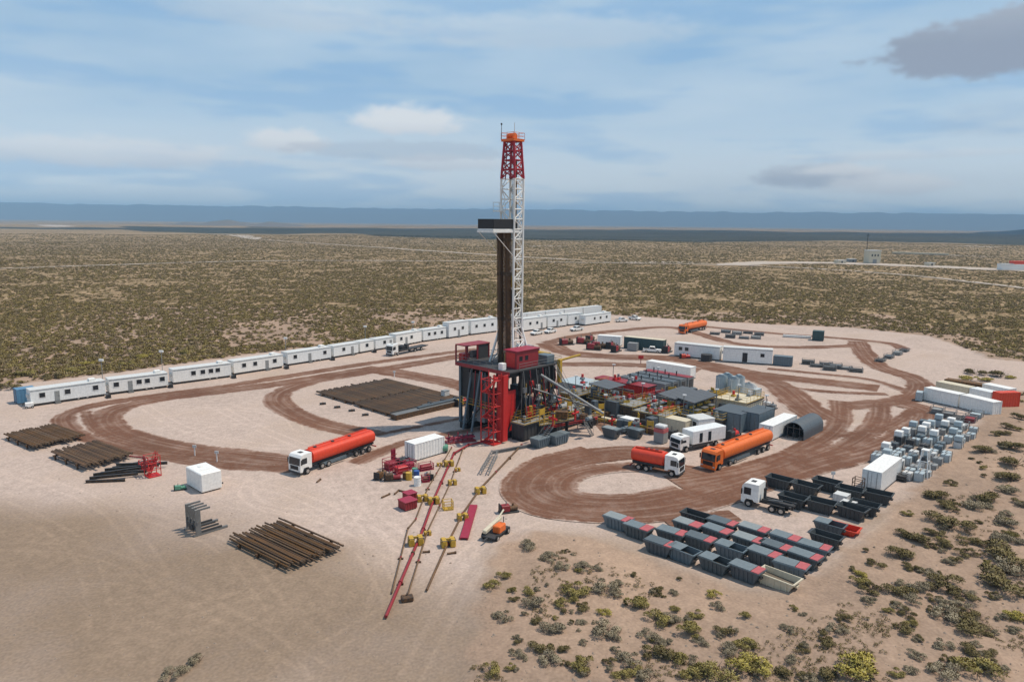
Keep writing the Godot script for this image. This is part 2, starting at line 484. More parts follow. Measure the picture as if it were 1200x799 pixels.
	for t in tracks:
		var l := spline(t[0], 1.5)
		var s2 := SurfaceTool.new()
		s2.begin(Mesh.PRIMITIVE_TRIANGLES)
		for i in l.size():
			var d := (l[mini(i + 1, l.size() - 1)] - l[maxi(i - 1, 0)]).normalized()
			for sg in [-1.0, 1.0]:
				var q: Vector2 = l[i] + Vector2(-d.y, d.x) * sg * t[1]
				s2.set_normal(Vector3.UP)
				s2.set_uv(Vector2((q.x - GX0) / (GX1 - GX0), (q.y - GZ0) / (GZ1 - GZ0)))
				s2.add_vertex(Vector3(q.x, lift, q.y))
		for i in l.size() - 1:
			for k in [0, 2, 3, 0, 3, 1]: s2.add_index(i * 2 + k)
		structure("dirt_track", s2.commit(), gm)
		lift += 0.004
var gheight := PackedVector3Array()
var bank := []
func near_bank(p: Vector3) -> bool:
	for k in bank.size() - 1:
		var q := Geometry2D.get_closest_point_to_segment(Vector2(p.x, p.z), Vector2(bank[k].x, bank[k].z), Vector2(bank[k + 1].x, bank[k + 1].z))
		if q.distance_to(Vector2(p.x, p.z)) < 4.5: return true
	return false
func ground_y(x: float, z: float) -> float:
	if x <= GX0 or x >= GX1 or z <= GZ0 or z >= GZ1: return 0.0
	var i := int((x - GX0) / (GX1 - GX0) * 320)
	var j := int((z - GZ0) / (GZ1 - GZ0) * 280)
	return gheight[j * 321 + i].y

func make_plain():
	var na := FastNoiseLite.new(); na.seed = 41; na.frequency = 0.0011; na.fractal_octaves = 4
	var nb := FastNoiseLite.new(); nb.seed = 44; nb.frequency = 0.012; nb.fractal_octaves = 3
	var V := PackedVector3Array()
	var C := PackedColorArray()
	var I := PackedInt32Array()
	var rings := [14.0]
	while rings[-1] < 40000.0: rings.append(rings[-1] * 1.045 + 1.0)
	var cols := 720
	for r in rings:
		for k in cols:
			var an := TAU * k / cols
			var x: float = sin(an) * r
			var z: float = -cos(an) * r
			var hh := 0.0
			if r > 420.0: hh = (na.get_noise_2d(x, z) * 9.0) * smoothstep(420.0, 2500.0, r)
			V.append(Vector3(x, hh - 0.06, z))
			var s := na.get_noise_2d(x * 0.8 + 900.0, z * 0.8)
			var f := nb.get_noise_2d(x, z)
			var col := Color(0.84, 0.83, 0.84) * (1.0 + 0.24 * s + 0.12 * f)
			col.a = 1.0
			C.append(col)
	for j in rings.size() - 1:
		for k in cols:
			var a := j * cols + k
			var b := j * cols + (k + 1) % cols
			I.append_array([a, a + cols, b + cols, a, b + cols, b])
	var arr := []
	arr.resize(Mesh.ARRAY_MAX)
	arr[Mesh.ARRAY_VERTEX] = V; arr[Mesh.ARRAY_COLOR] = C; arr[Mesh.ARRAY_INDEX] = I
	var am := ArrayMesh.new()
	am.add_surface_from_arrays(Mesh.PRIMITIVE_TRIANGLES, arr)
	var st := SurfaceTool.new()
	st.create_from(am, 0); st.generate_normals()
	# soil with the litter and low growth of the scrub
	var w := 1024
	var f1 := FastNoiseLite.new(); f1.seed = 51; f1.frequency = 0.010; f1.fractal_octaves = 4
	var f2 := FastNoiseLite.new(); f2.seed = 52; f2.frequency = 0.055; f2.fractal_octaves = 3
	var d1 := f1.get_seamless_image(w, w).get_data()
	var d2 := f2.get_seamless_image(w, w).get_data()
	var o := PackedByteArray(); o.resize(w * w * 3)
	for i in w * w:
		var t: float = clampf((d2[i] - 105 + (d1[i] - 128) * 0.6) / 60.0, 0.0, 1.0)
		var g := 0.92 + 0.16 * d1[i] / 255.0
		o[i * 3] = int(lerpf(128, 180, t) * g); o[i * 3 + 1] = int(lerpf(111, 152, t) * g); o[i * 3 + 2] = int(lerpf(78, 120, t) * g)
	var m := StandardMaterial3D.new()
	m.albedo_texture = ImageTexture.create_from_image(Image.create_from_data(w, w, false, Image.FORMAT_RGB8, o))
	m.uv1_triplanar = true; m.uv1_world_triplanar = true; m.uv1_scale = Vector3.ONE / 90.0
	m.vertex_color_use_as_albedo = true; m.roughness = 0.96; m.metallic_specular = 0.2
	structure("desert_plain", st.commit(), m)
	# pale dirt roads and cleared strips far out on the plain: photo pixels and half widths in metres
	var rm := mat("road", Color(0.47, 0.40, 0.34), 0.95, 0.0, "grime", 0.05)
	var jag := FastNoiseLite.new(); jag.seed = 91; jag.frequency = 0.02; jag.fractal_octaves = 3
	for q in [["dirt_road", [[-100, 318], [120, 311], [300, 306], [500, 306], [760, 309], [900, 312], [1060, 322], [1320, 352]], 3.5], ["dirt_road", [[250, 274], [300, 281], [420, 288], [590, 300], [700, 306]], 5.0], ["cleared_strip", [[840, 311], [920, 307.5], [1020, 309], [1120, 313], [1300, 322]], 19.0], ["cleared_strip", [[615, 289], [640, 288], [672, 289]], 12.0], ["cleared_strip", [[1040, 295.5], [1100, 297.5], [1185, 301]], 12.0], ["cleared_strip", [[40, 264.5], [75, 266]], 60.0], ["cleared_strip", [[1120, 288.5], [1200, 291]], 12.0], ["dirt_road", [[700, 307.5], [780, 307.5], [850, 308.5]], 9.0], ["cleared_strip", [[246, 273.5], [272, 275.5], [300, 281]], 16.0]]:
		var cv := Curve2D.new()
		var pts := []
		for e in q[1]:
			var g := gp(e[0], e[1])
			pts.append(Vector2(g.x, g.z))
		for i in pts.size():
			var t: Vector2 = (pts[mini(i + 1, pts.size() - 1)] - pts[maxi(i - 1, 0)]) / 6.0
			cv.add_point(pts[i], -t, t)
		cv.bake_interval = 12.0
		var l := cv.get_baked_points()
		var s2 := SurfaceTool.new()
		s2.begin(Mesh.PRIMITIVE_TRIANGLES)
		for i in l.size():
			var d := (l[mini(i + 1, l.size() - 1)] - l[maxi(i - 1, 0)]).normalized()
			var taper: float = clampf(minf(i, l.size() - 1 - i) / 6.0, 0.08, 1.0)
			for sg in [-1.0, 1.0]:
				var e: Vector2 = l[i] + Vector2(-d.y, d.x) * sg * q[2] * taper * (1.0 + 0.9 * jag.get_noise_2d(l[i].x + sg * 300.0, l[i].y))
				var r := e.length()
				var hh := 0.0
				if r > 420.0: hh = na.get_noise_2d(e.x, e.y) * 9.0 * smoothstep(420.0, 2500.0, r)
				s2.set_normal(Vector3.UP)
				s2.add_vertex(Vector3(e.x, hh + 0.25, e.y))
		for i in l.size() - 1:
			for k in [0, 2, 3, 0, 3, 1]: s2.add_index(i * 2 + k)
		structure(q[0], s2.commit(), rm)

func ridge(called, az0: float, az1: float, dist: float, pts: Array, m, seed_: int, depth: float):
	# a ridge of hills with a sloping front: heights in metres along its run
	var nz := FastNoiseLite.new(); nz.seed = seed_; nz.frequency = 0.0006; nz.fractal_octaves = 5
	var V := PackedVector3Array()
	var I := PackedInt32Array()
	var N := 360
	var rows := 9
	for j in rows:
		for i in N + 1:
			var t := float(i) / N
			var an := deg_to_rad(lerpf(az0, az1, t))
			var ft := t * (pts.size() - 1)
			var k := mini(int(ft), pts.size() - 2)
			var h: float = lerpf(pts[k], pts[k + 1], smoothstep(0.0, 1.0, ft - k))
			var rj := float(j) / (rows - 1)
			var r := dist + depth * (rj - 0.5)
			var x := sin(an) * r
			var z := -cos(an) * r
			var prof: float = smoothstep(0.0, 0.38, rj) * smoothstep(1.0, 0.8, rj)
			var y: float = h * prof * (1.0 + 0.05 * nz.get_noise_2d(x, z)) + nz.get_noise_2d(x * 3.0, z * 3.0) * h * 0.16 * prof * (1.0 - rj * 0.9)
			V.append(Vector3(x, y - 4.0, z))
	for j in rows - 1:
		for i in N:
			var a := j * (N + 1) + i
			I.append_array([a, a + N + 1, a + N + 2, a, a + N + 2, a + 1])
	var arr := []
	arr.resize(Mesh.ARRAY_MAX)
	arr[Mesh.ARRAY_VERTEX] = V; arr[Mesh.ARRAY_INDEX] = I
	var am := ArrayMesh.new()
	am.add_surface_from_arrays(Mesh.PRIMITIVE_TRIANGLES, arr)
	var st := SurfaceTool.new()
	st.create_from(am, 0); st.generate_normals()
	structure(called, st.commit(), m)

# a flat cloud above the frame, whose shade lies on the plain far behind the site
func make_cloud():
	var nz := FastNoiseLite.new(); nz.seed = 71; nz.frequency = 0.0009; nz.fractal_octaves = 4
	var sp := SphereMesh.new()
	sp.radius = 1.0; sp.height = 2.0; sp.radial_segments = 96; sp.rings = 40
	var st := SurfaceTool.new()
	st.create_from(sp, 0)
	var mdt := MeshDataTool.new()
	mdt.create_from_surface(st.commit(), 0)
	for i in mdt.get_vertex_count():
		var p := mdt.get_vertex(i) * Vector3(3000.0, 170.0, 1500.0)
		var k := 1.0 + 0.40 * nz.get_noise_3d(p.x * 0.6, p.y * 4.0, p.z * 1.4)
		mdt.set_vertex(i, Vector3(p.x * k, p.y * k + 40.0 * nz.get_noise_3d(p.x * 2.0, 7.0, p.z * 2.0), p.z * k))
	var am := ArrayMesh.new()
	mdt.commit_to_surface(am)
	st.create_from(am, 0); st.generate_normals()
	var o = structure("cloud", st.commit(), mat("cloud", Color(0.9, 0.9, 0.9), 1.0, 0.0, ""))
	o.position = Vector3(1500.0 + 1300.0, 2500.0, -3250.0 - 200.0)
	o.rotation.y = 0.05

# ---------------------------------------------------------------- shrubs
func shrub_mesh(seed_: int, leaves: int, tint: Color, flat: float, size: float, twig: Color) -> ArrayMesh:
	var r := RandomNumberGenerator.new(); r.seed = seed_
	var mb := MB.new()
	var lobes := []
	for k in r.randi_range(6, 10):
		var a := r.randf() * TAU
		var d := sqrt(r.randf()) * 0.36
		lobes.append([Vector3(cos(a) * d, r.randf_range(0.10, 0.30) * flat, sin(a) * d), r.randf_range(0.10, 0.20), r.randf_range(0.75, 1.2)])
	for i in leaves:
		var l = lobes[r.randi() % lobes.size()]
		var u := Vector3(r.randfn(), r.randfn(), r.randfn()).normalized()
		if u.y < -0.2: u.y = -u.y
		var p: Vector3 = l[0] + u * l[1] * Vector3(1, flat, 1) * pow(r.randf(), 0.4) * 1.05
		p.y = maxf(p.y, 0.01)
		var dir := (u + Vector3(r.randfn(), absf(r.randfn()) + 0.4, r.randfn()) * 0.5).normalized()
		var s := dir.cross(Vector3(r.randfn(), r.randfn(), r.randfn())).normalized()
		var ln := size * r.randf_range(0.7, 1.5)
		var wd := size * r.randf_range(0.28, 0.5)
		var gn := (2.0 * s * wd).cross(s * wd + dir * ln).normalized()
		var nn := (u + Vector3.UP * 0.5).normalized()
		if gn.dot(nn) < 0.0: gn = -gn
		nn = (nn + gn * 0.6).normalized()
		mb.trin(p - s * wd, p + dir * ln, p + s * wd, nn, nn, nn)
		var cc: Color = (tint * l[2] * r.randf_range(0.72, 1.3)).lerp(twig, 0.55 if r.randf() < 0.16 else 0.0)
		cc.a = 1.0
		mb.c.append_array([cc, cc, cc])
	return mb.mesh()
func stem_mesh(seed_: int) -> ArrayMesh:
	var r := RandomNumberGenerator.new(); r.seed = seed_
	var mb := MB.new()
	for k in 9:
		var a := r.randf() * TAU
		var e := Vector3(cos(a) * r.randf_range(0.1, 0.4), r.randf_range(0.15, 0.34), sin(a) * r.randf_range(0.1, 0.4))
		mb.tube(Vector3(cos(a) * 0.02, -0.03, sin(a) * 0.02), e, 0.011, 4, 0.004, false)
	return mb.mesh()

func make_scrub():
	var leaf := StandardMaterial3D.new()
	leaf.vertex_color_use_as_albedo = true; leaf.roughness = 0.8; leaf.metallic_specular = 0.2
	leaf.backlight_enabled = true; leaf.backlight = Color(0.05, 0.05, 0.02)
	var bark := mat("bark", Color(0.13, 0.10, 0.075), 0.9)
	var kinds := {
		"o": ["olive_shrub", "rounded olive green desert shrub growing on bare sand outside the pad", Color(0.27, 0.225, 0.08), 0.95, "olive shrubs on the sand outside the pad"],
		"g": ["grey_shrub", "low grey dry desert shrub growing on bare sand outside the pad", Color(0.30, 0.255, 0.175), 0.85, "grey dry shrubs on the sand outside the pad"],
		"d": ["dark_shrub", "dark brownish green spreading shrub on bare sand outside the pad", Color(0.175, 0.142, 0.065), 0.8, "dark shrubs on the sand outside the pad"],
		"y": ["yellow_shrub", "yellow green bushy shrub growing on bare sand outside the pad", Color(0.36, 0.30, 0.08), 1.0, "yellowish shrubs on the sand outside the pad"]}
	var protos := {}
	for k in kinds:
		protos[k] = []
		for s in 3:
			protos[k].append([shrub_mesh(100 + s * 7 + k.unicode_at(0), 2300, kinds[k][2], kinds[k][3], 0.04, Color(0.20, 0.165, 0.12)), stem_mesh(200 + s)])
	# shrubs that the photograph shows one by one: place in photo pixels, width in pixels, kind
	var L := []
	for q in [[250, 150, 90, "g"], [350, 195, 80, "g"], [390, 230, 70, "g"], [480, 235, 80, "g"], [530, 240, 45, "g"], [455, 325, 110, "o"], [560, 310, 95, "g"], [610, 330, 60, "g"], [690, 370, 110, "o"], [120, 310, 75, "o"], [170, 265, 55, "o"], [200, 320, 48, "o"], [260, 330, 58, "o"], [210, 355, 45, "d"], [270, 370, 95, "g"], [165, 420, 75, "g"], [395, 375, 75, "o"], [480, 390, 70, "d"], [290, 440, 65, "d"], [350, 470, 100, "g"], [560, 480, 130, "g"], [555, 415, 60, "y"], [595, 515, 55, "g"], [315, 565, 95, "d"], [480, 535, 38, "g"], [115, 645, 95, "o"], [360, 610, 90, "g"], [475, 635, 115, "o"], [770, 310, 50, "d"], [790, 340, 28, "d"], [855, 268, 32, "d"], [670, 258, 38, "d"], [990, 340, 60, "y"], [1000, 388, 55, "g"], [760, 435, 115, "o"], [820, 440, 75, "g"], [890, 480, 115, "o"], [920, 418, 65, "o"], [735, 510, 75, "g"], [770, 570, 115, "d"], [845, 595, 100, "o"], [1030, 490, 75, "d"], [1030, 560, 95, "g"], [1110, 540, 95, "o"], [1130, 635, 135, "y"], [980, 650, 145, "o"], [660, 600, 90, "g"], [670, 635, 80, "o"], [735, 665, 95, "g"], [620, 670, 75, "o"], [890, 672, 85, "o"], [300, 315, 30, "g"], [340, 300, 26, "g"], [430, 400, 24, "g"], [250, 415, 30, "g"], [310, 400, 26, "g"], [430, 450, 26, "g"], [460, 480, 24, "g"], [210, 500, 36, "g"], [235, 520, 30, "g"], [200, 560, 26, "g"], [250, 600, 24, "g"], [215, 640, 24, "g"]]:
		L.append([540 + q[0] / 3.333, 600 + q[1] / 3.333, q[2] / 3.333, q[3]])
	for q in [[840, 70, 85, "d"], [670, 95, 50, "o"], [850, 150, 150, "d"], [955, 215, 95, "d"], [650, 185, 95, "d"], [730, 205, 115, "d"], [820, 228, 80, "d"], [770, 185, 70, "d"], [645, 280, 135, "d"], [495, 255, 38, "d"], [540, 310, 80, "d"], [435, 335, 42, "d"], [480, 355, 60, "y"], [470, 390, 90, "o"], [520, 430, 90, "d"], [865, 290, 62, "d"], [930, 268, 80, "d"], [1080, 285, 185, "d"], [1110, 330, 145, "g"], [1060, 405, 180, "d"], [680, 330, 50, "d"], [720, 332, 42, "d"], [800, 400, 145, "d"], [700, 418, 90, "g"], [640, 440, 110, "d"], [905, 455, 100, "d"], [1040, 457, 55, "d"], [700, 473, 62, "g"], [790, 470, 60, "d"], [840, 490, 70, "g"], [850, 540, 120, "g"], [930, 575, 150, "d"], [1000, 590, 90, "d"], [970, 532, 72, "d"], [1135, 545, 100, "y"], [585, 523, 50, "o"], [640, 510, 60, "g"], [665, 535, 72, "d"], [660, 596, 92, "d"], [715, 633, 48, "d"], [820, 660, 75, "g"], [920, 690, 105, "d"], [960, 785, 165, "o"], [760, 768, 62, "d"], [830, 805, 125, "g"], [430, 755, 200, "y"], [330, 655, 85, "d"], [370, 605, 75, "g"], [395, 555, 62, "d"], [310, 608, 45, "d"], [345, 790, 115, "d"], [150, 765, 100, "d"], [225, 780, 60, "d"], [25, 760, 95, "o"], [10, 665, 40, "o"], [180, 500, 42, "o"], [215, 525, 40, "g"], [1000, 60, 60, "g"], [950, 50, 80, "g"], [1100, 130, 100, "g"], [1060, 190, 60, "g"], [1130, 210, 70, "g"], [1150, 420, 60, "d"]]:
		L.append([880 + q[0] / 3.647, 580 + q[1] / 3.647, q[2] / 3.647, q[3]])
	for q in [[490, 740, 120, "d"], [570, 695, 65, "d"], [555, 790, 85, "d"], [640, 790, 80, "g"], [700, 755, 125, "d"], [650, 580, 32, "d"], [680, 600, 30, "d"], [710, 555, 110, "d"], [770, 478, 65, "d"], [800, 455, 75, "d"], [850, 410, 70, "d"], [825, 530, 125, "d"], [830, 612, 120, "d"], [820, 672, 130, "d"], [790, 718, 80, "g"], [860, 770, 70, "d"], [670, 212, 80, "d"], [770, 222, 90, "d"], [710, 240, 60, "y"], [820, 232, 50, "y"], [640, 240, 60, "y"]]:
		L.append([960 + q[0] / 3.633, 380 + q[1] / 3.633, q[2] / 3.633, q[3]])
	for q in [[232, 775, 20, "g"], [205, 792, 26, "g"], [10, 455, 24, "d"], [30, 440, 22, "o"], [62, 444, 18, "d"], [90, 436, 20, "o"], [100, 428, 18, "y"], [150, 428, 18, "o"], [170, 420, 17, "y"], [215, 415, 17, "o"]]:
		L.append(q)
	var r := RandomNumberGenerator.new(); r.seed = 5
	# smaller ones scattered between them on the near scrub
	var tries := 0
	while L.size() < 285 and tries < 4000:
		tries += 1
		var px := r.randf_range(560, 1200)
		var py := r.randf_range(440, 800)
		var g := gp(px, py)
		if in_pad(g.x, g.z) or g.x > 150.0: continue
		if g.distance_to(gp(990, 745)) < 5.0 or near_bank(g): continue
		L.append([px, py, r.randf_range(7, 17) * (0.6 + (py - 430) / 600.0), ["g", "d", "g", "o"][r.randi() % 4]])
	var first := {}
	for q in L:
		var g := gp(q[0], q[1])
		if in_pad(g.x, g.z) and q[0] > 560.0 and q[1] > 460: continue
		var k: String = q[3]
		var D: float = Vector3(0, EYE, 0).distance_to(g)
		var wid: float = q[2] * D / FOC * 1.2
		var v = protos[k][r.randi() % 3]
		var t := thing(kinds[k][0], kinds[k][1], "shrub", Vector3(g.x, ground_y(g.x, g.z) - 0.02, g.z), r.randf() * TAU, kinds[k][4])
		t.scale = Vector3(wid, minf(wid, 0.55 + wid * 0.42) * r.randf_range(0.9, 1.15), wid * r.randf_range(0.8, 1.05))
		part("foliage", v[0], leaf, t); part("stem", v[1], bark, t)
	# the plain behind: one mass of scrub
	var small := []
	for s in 4:
		small.append(shrub_mesh(300 + s, 110, [Color(0.225, 0.178, 0.066), Color(0.28, 0.22, 0.125), Color(0.155, 0.117, 0.047), Color(0.33, 0.26, 0.10)][s], 0.8, 0.15, Color(0.2, 0.165, 0.12)))
	var nz := FastNoiseLite.new(); nz.seed = 61; nz.frequency = 0.022; nz.fractal_octaves = 3
	var nfar := FastNoiseLite.new(); nfar.seed = 41; nfar.frequency = 0.0011; nfar.fractal_octaves = 4
	var xfs := [[], [], [], []]
	var clear := []
	for q in [[[-100, 318], [120, 311], [300, 306], [500, 306], [760, 309], [900, 312], [1060, 322], [1320, 352]], [[840, 311], [920, 307], [1020, 309], [1120, 313], [1300, 322]], [[1100, 400], [1150, 425], [1300, 440]], [[300, 281], [420, 288], [590, 300], [700, 306]]]:
		var l := []
		for p in q:
			var g := gp(p[0], p[1])
			l.append(Vector2(g.x, g.z))
		clear.append(l)
	var wide := [4.0, 24.0, 4.0, 8.0]
	for i in 230000:
		# even over the ground, thinning out with distance
		var rad := 60.0 * pow(1900.0 / 60.0, pow(r.randf(), 0.62))
		var an := deg_to_rad(r.randf_range(-48, 48))
		var x := sin(an) * rad
		var z := -cos(an) * rad
		if x > -30.0 and x < 150.0 and z > -150.0: continue
		if rad < 400.0 and in_pad(x, z): continue
		var n := nz.get_noise_2d(x, z)
		var n2v := nfar.get_noise_2d(x * 3.0 + 500.0, z * 3.0)
		if n + n2v * 0.45 < -0.2 and r.randf() < 0.75: continue
		var blocked := false
		if rad > 180.0:
			for ci in clear.size():
				for k in clear[ci].size() - 1:
					if Geometry2D.get_closest_point_to_segment(Vector2(x, z), clear[ci][k], clear[ci][k + 1]).distance_to(Vector2(x, z)) < wide[ci]: blocked = true
		if blocked: continue
		var s := r.randf_range(0.7, 2.2) * (1.0 + rad / 1700.0)
		var y := 0.0
		if rad > 420.0: y = nfar.get_noise_2d(x, z) * 9.0 * smoothstep(420.0, 2500.0, rad) - 0.06
		var b := Basis(Vector3.UP, r.randf() * TAU).scaled(Vector3(s, minf(s, 1.5) * r.randf_range(0.8, 1.2), s))
		var pick := r.randf() + n * 0.5
		xfs[0 if pick < 0.35 else (1 if pick < 0.55 else (2 if pick < 0.85 else 3))].append(Transform3D(b, Vector3(x, y, z)))
	# small dry tufts and stones between the near shrubs and on the pad's edge
	var tuft := shrub_mesh(401, 60, Color(0.24, 0.19, 0.10), 0.7, 0.14, Color(0.2, 0.165, 0.12))
	var st := MB.new()
	for k in 8:
		var a0 := TAU * k / 8.0
		var a1 := TAU * (k + 1) / 8.0
		st.tri(Vector3(cos(a0), 0, sin(a0) * 0.8), Vector3(0.1, 0.7, 0.05), Vector3(cos(a1), 0, sin(a1) * 0.8))
	var tx := []
	var sx := []
	for i in 9000:
		var px := r.randf_range(-40, 1240)
		var py := 440.0 + 380.0 * pow(r.randf(), 0.7)
		var g := gp(px, py)
		if g.x < GX0 + 2.0 or g.x > GX1 - 2.0: continue
		g.y = ground_y(g.x, g.z)
		var pad_in := in_pad(g.x, g.z)
		if not pad_in and not near_bank(g) and nz.get_noise_2d(g.x * 2.0, g.z * 2.0) > -0.05:
			tx.append(Transform3D(Basis(Vector3.UP, r.randf() * TAU).scaled(Vector3.ONE * r.randf_range(0.25, 0.75)), g))
		if r.randf() < (0.15 if pad_in else 0.5):
			sx.append(Transform3D(Basis(Vector3.UP, r.randf() * TAU).scaled(Vector3.ONE * 0.035 / (0.16 + r.randf())), g - Vector3(0, 0.01, 0)))
	for q in [["dry_tufts", tuft, leaf, tx, "small dry tufts scattered between the near shrubs", "tufts"], ["stones", st.mesh(), mat("stone", Color(0.27, 0.205, 0.155), 0.95, 0.0, ""), sx, "loose stones scattered over the sand", "stones"]]:
		var m2 := MultiMesh.new()
		m2.transform_format = MultiMesh.TRANSFORM_3D
		m2.mesh = q[1]; m2.instance_count = q[3].size()
		for i in q[3].size(): m2.set_instance_transform(i, q[3][i])
		var n2 := MultiMeshInstance3D.new()
		n2.multimesh = m2; n2.material_override = q[2]; n2.name = q[0]
		n2.set_meta("kind", "stuff"); tag(n2, q[4], q[5])
		add_child(n2)
	for s in 4:
		var mm := MultiMesh.new()
		mm.transform_format = MultiMesh.TRANSFORM_3D
		mm.mesh = small[s]; mm.instance_count = xfs[s].size()
		for i in xfs[s].size(): mm.set_instance_transform(i, xfs[s][i])
		var mi := MultiMeshInstance3D.new()
		mi.multimesh = mm; mi.material_override = leaf
		mi.name = ["olive_scrub", "grey_scrub", "dark_scrub", "yellow_scrub"][s]
		mi.set_meta("kind", "stuff")
		tag(mi, ["mass of low olive scrub covering the plain beyond the pad", "mass of grey dry scrub covering the plain beyond the pad", "mass of dark brown green scrub covering the plain beyond the pad", "mass of yellowish tussocks covering the plain beyond the pad"][s], "scrub")
		add_child(mi)

# ---------------------------------------------------------------- shapes shared by many things
func M(k: String) -> StandardMaterial3D:
	if mats.has(k): return mats[k]
	var C := {
		"white": [Color(0.84, 0.85, 0.85), 0.5, 0.0], "cabin": [Color(0.78, 0.82, 0.85), 0.5, 0.0], "cream": [Color(0.64, 0.58, 0.45), 0.6, 0.0],
		"red": [Color(0.56, 0.024, 0.022), 0.45, 0.0], "tankred": [Color(0.70, 0.06, 0.022), 0.48, 0.0], "orange": [Color(0.76, 0.155, 0.02), 0.5, 0.0],
		"maroon": [Color(0.27, 0.02, 0.028), 0.5, 0.0], "crimson": [Color(0.33, 0.018, 0.05), 0.5, 0.0], "yellow": [Color(0.56, 0.35, 0.04), 0.5, 0.0],
		"black": [Color(0.018, 0.018, 0.02), 0.6, 0.0], "dark": [Color(0.045, 0.045, 0.048), 0.65, 0.0], "steel": [Color(0.20, 0.205, 0.21), 0.5, 0.3],
		"grey": [Color(0.27, 0.285, 0.295), 0.55, 0.0], "slate": [Color(0.085, 0.105, 0.125), 0.5, 0.0], "bin": [Color(0.075, 0.098, 0.112), 0.55, 0.0],
		"bindark": [Color(0.045, 0.055, 0.062), 0.55, 0.0], "mastred": [Color(0.40, 0.018, 0.035), 0.5, 0.0], "lid2": [Color(0.10, 0.128, 0.148), 0.5, 0.0], "lid3": [Color(0.25, 0.285, 0.30), 0.5, 0.0], "lid": [Color(0.165, 0.205, 0.23), 0.45, 0.0], "lidred": [Color(0.48, 0.11, 0.12), 0.5, 0.0],
		"glass": [Color(0.02, 0.025, 0.03), 0.08, 0.0], "tyre": [Color(0.02, 0.02, 0.02), 0.85, 0.0], "rim": [Color(0.5, 0.5, 0.5), 0.4, 0.6],
		"bluebox": [Color(0.10, 0.24, 0.40), 0.5, 0.0], "teal": [Color(0.035, 0.075, 0.082), 0.55, 0.0], "green": [Color(0.12, 0.32, 0.22), 0.5, 0.0],
		"silo": [Color(0.42, 0.50, 0.55), 0.45, 0.0], "roofgrey": [Color(0.105, 0.115, 0.13), 0.5, 0.1], "pale": [Color(0.62, 0.64, 0.65), 0.6, 0.0],
		"mud": [Color(0.14, 0.11, 0.08), 0.9, 0.0], "blue": [Color(0.03, 0.10, 0.35), 0.4, 0.0], "bluegrey": [Color(0.12, 0.165, 0.20), 0.5, 0.0]}
	if k == "glass": return mat(k, C[k][0], C[k][1], 0.0, "")
	return mat(k, C[k][0], C[k][1], C[k][2])
func rust(k := 0) -> StandardMaterial3D:
	var c: Color = [Color(0.29, 0.195, 0.12), Color(0.20, 0.14, 0.093), Color(0.26, 0.155, 0.055), Color(0.32, 0.235, 0.155), Color(0.22, 0.18, 0.14)][k]
	return mat("rust%d" % k, c, 0.75, 0.1, "streak", 0.35)
func plan(poly: PackedVector2Array, y0: float, y1: float) -> MB:      # polygon in x / z pushed upwards
	var q := PackedVector2Array()
	for p in poly: q.append(Vector2(p.x, -p.y))
	return MB.new().prism(q, y0, y1).xf(Transform3D(Basis(Vector3.RIGHT, -PI / 2), Vector3.ZERO))
func corrugated(x0: float, x1: float, z0: float, z1: float, y0: float, y1: float, d := 0.05, pitch := 0.56) -> MB:
	var q := PackedVector2Array()
	var n := maxi(2, int((x1 - x0) / pitch))
	var s := (x1 - x0) / n
	for i in n:
		var x := x0 + i * s
		q.append_array([Vector2(x, z1 - d), Vector2(x + s * 0.15, z1), Vector2(x + s * 0.5, z1), Vector2(x + s * 0.65, z1 - d)])
	q.append(Vector2(x1, z1 - d))
	var m := maxi(2, int((z1 - z0) / pitch))
	var t := (z1 - z0 - 2 * d) / m
	for i in m:
		var z := z1 - d - i * t
		q.append_array([Vector2(x1 - d, z - t * 0.15), Vector2(x1 - d, z - t * 0.5), Vector2(x1, z - t * 0.65)])
	for i in n:
		var x := x1 - i * s
		q.append_array([Vector2(x, z0 + d), Vector2(x - s * 0.15, z0), Vector2(x - s * 0.5, z0), Vector2(x - s * 0.65, z0 + d)])
	q.append(Vector2(x0, z0 + d))
	for i in m:
		var z := z0 + d + i * t
		q.append_array([Vector2(x0 + d, z + t * 0.15), Vector2(x0 + d, z + t * 0.5), Vector2(x0, z + t * 0.65)])
	return plan(q, y0, y1)
func bar(mb: MB, x0, y0, z0, x1, y1, z1, b := 0.0) -> MB:
	return mb.cbox(Vector3((x0 + x1) / 2.0, (y0 + y1) / 2.0, (z0 + z1) / 2.0), Vector3(absf(x1 - x0), absf(y1 - y0), absf(z1 - z0)), b)
func slab(x0, y0, z0, x1, y1, z1, b := 0.0) -> MB:
	return bar(MB.new(), x0, y0, z0, x1, y1, z1, b)
func railing(parent, pts: Array, m, h := 1.1, called := "railing"):
	var mb := MB.new()
	for i in pts.size() - 1:
		var a: Vector3 = pts[i]
		var b: Vector3 = pts[i + 1]
		var n := maxi(1, int(round(a.distance_to(b) / 1.6)))
		for k in n + 1:
			var p := a.lerp(b, float(k) / n)
			mb.tube(p, p + Vector3.UP * h, 0.035, 5)
		for y in [h, h * 0.55]: mb.tube(a + Vector3.UP * y, b + Vector3.UP * y, 0.035, 5)
		mb.cbox((a + b) / 2 + Vector3.UP * 0.06, Vector3(a.distance_to(b), 0.12, 0.03), 0.0, Basis(Vector3.UP, atan2(-(b.z - a.z), b.x - a.x)))
	return part(called, mb, m, parent)
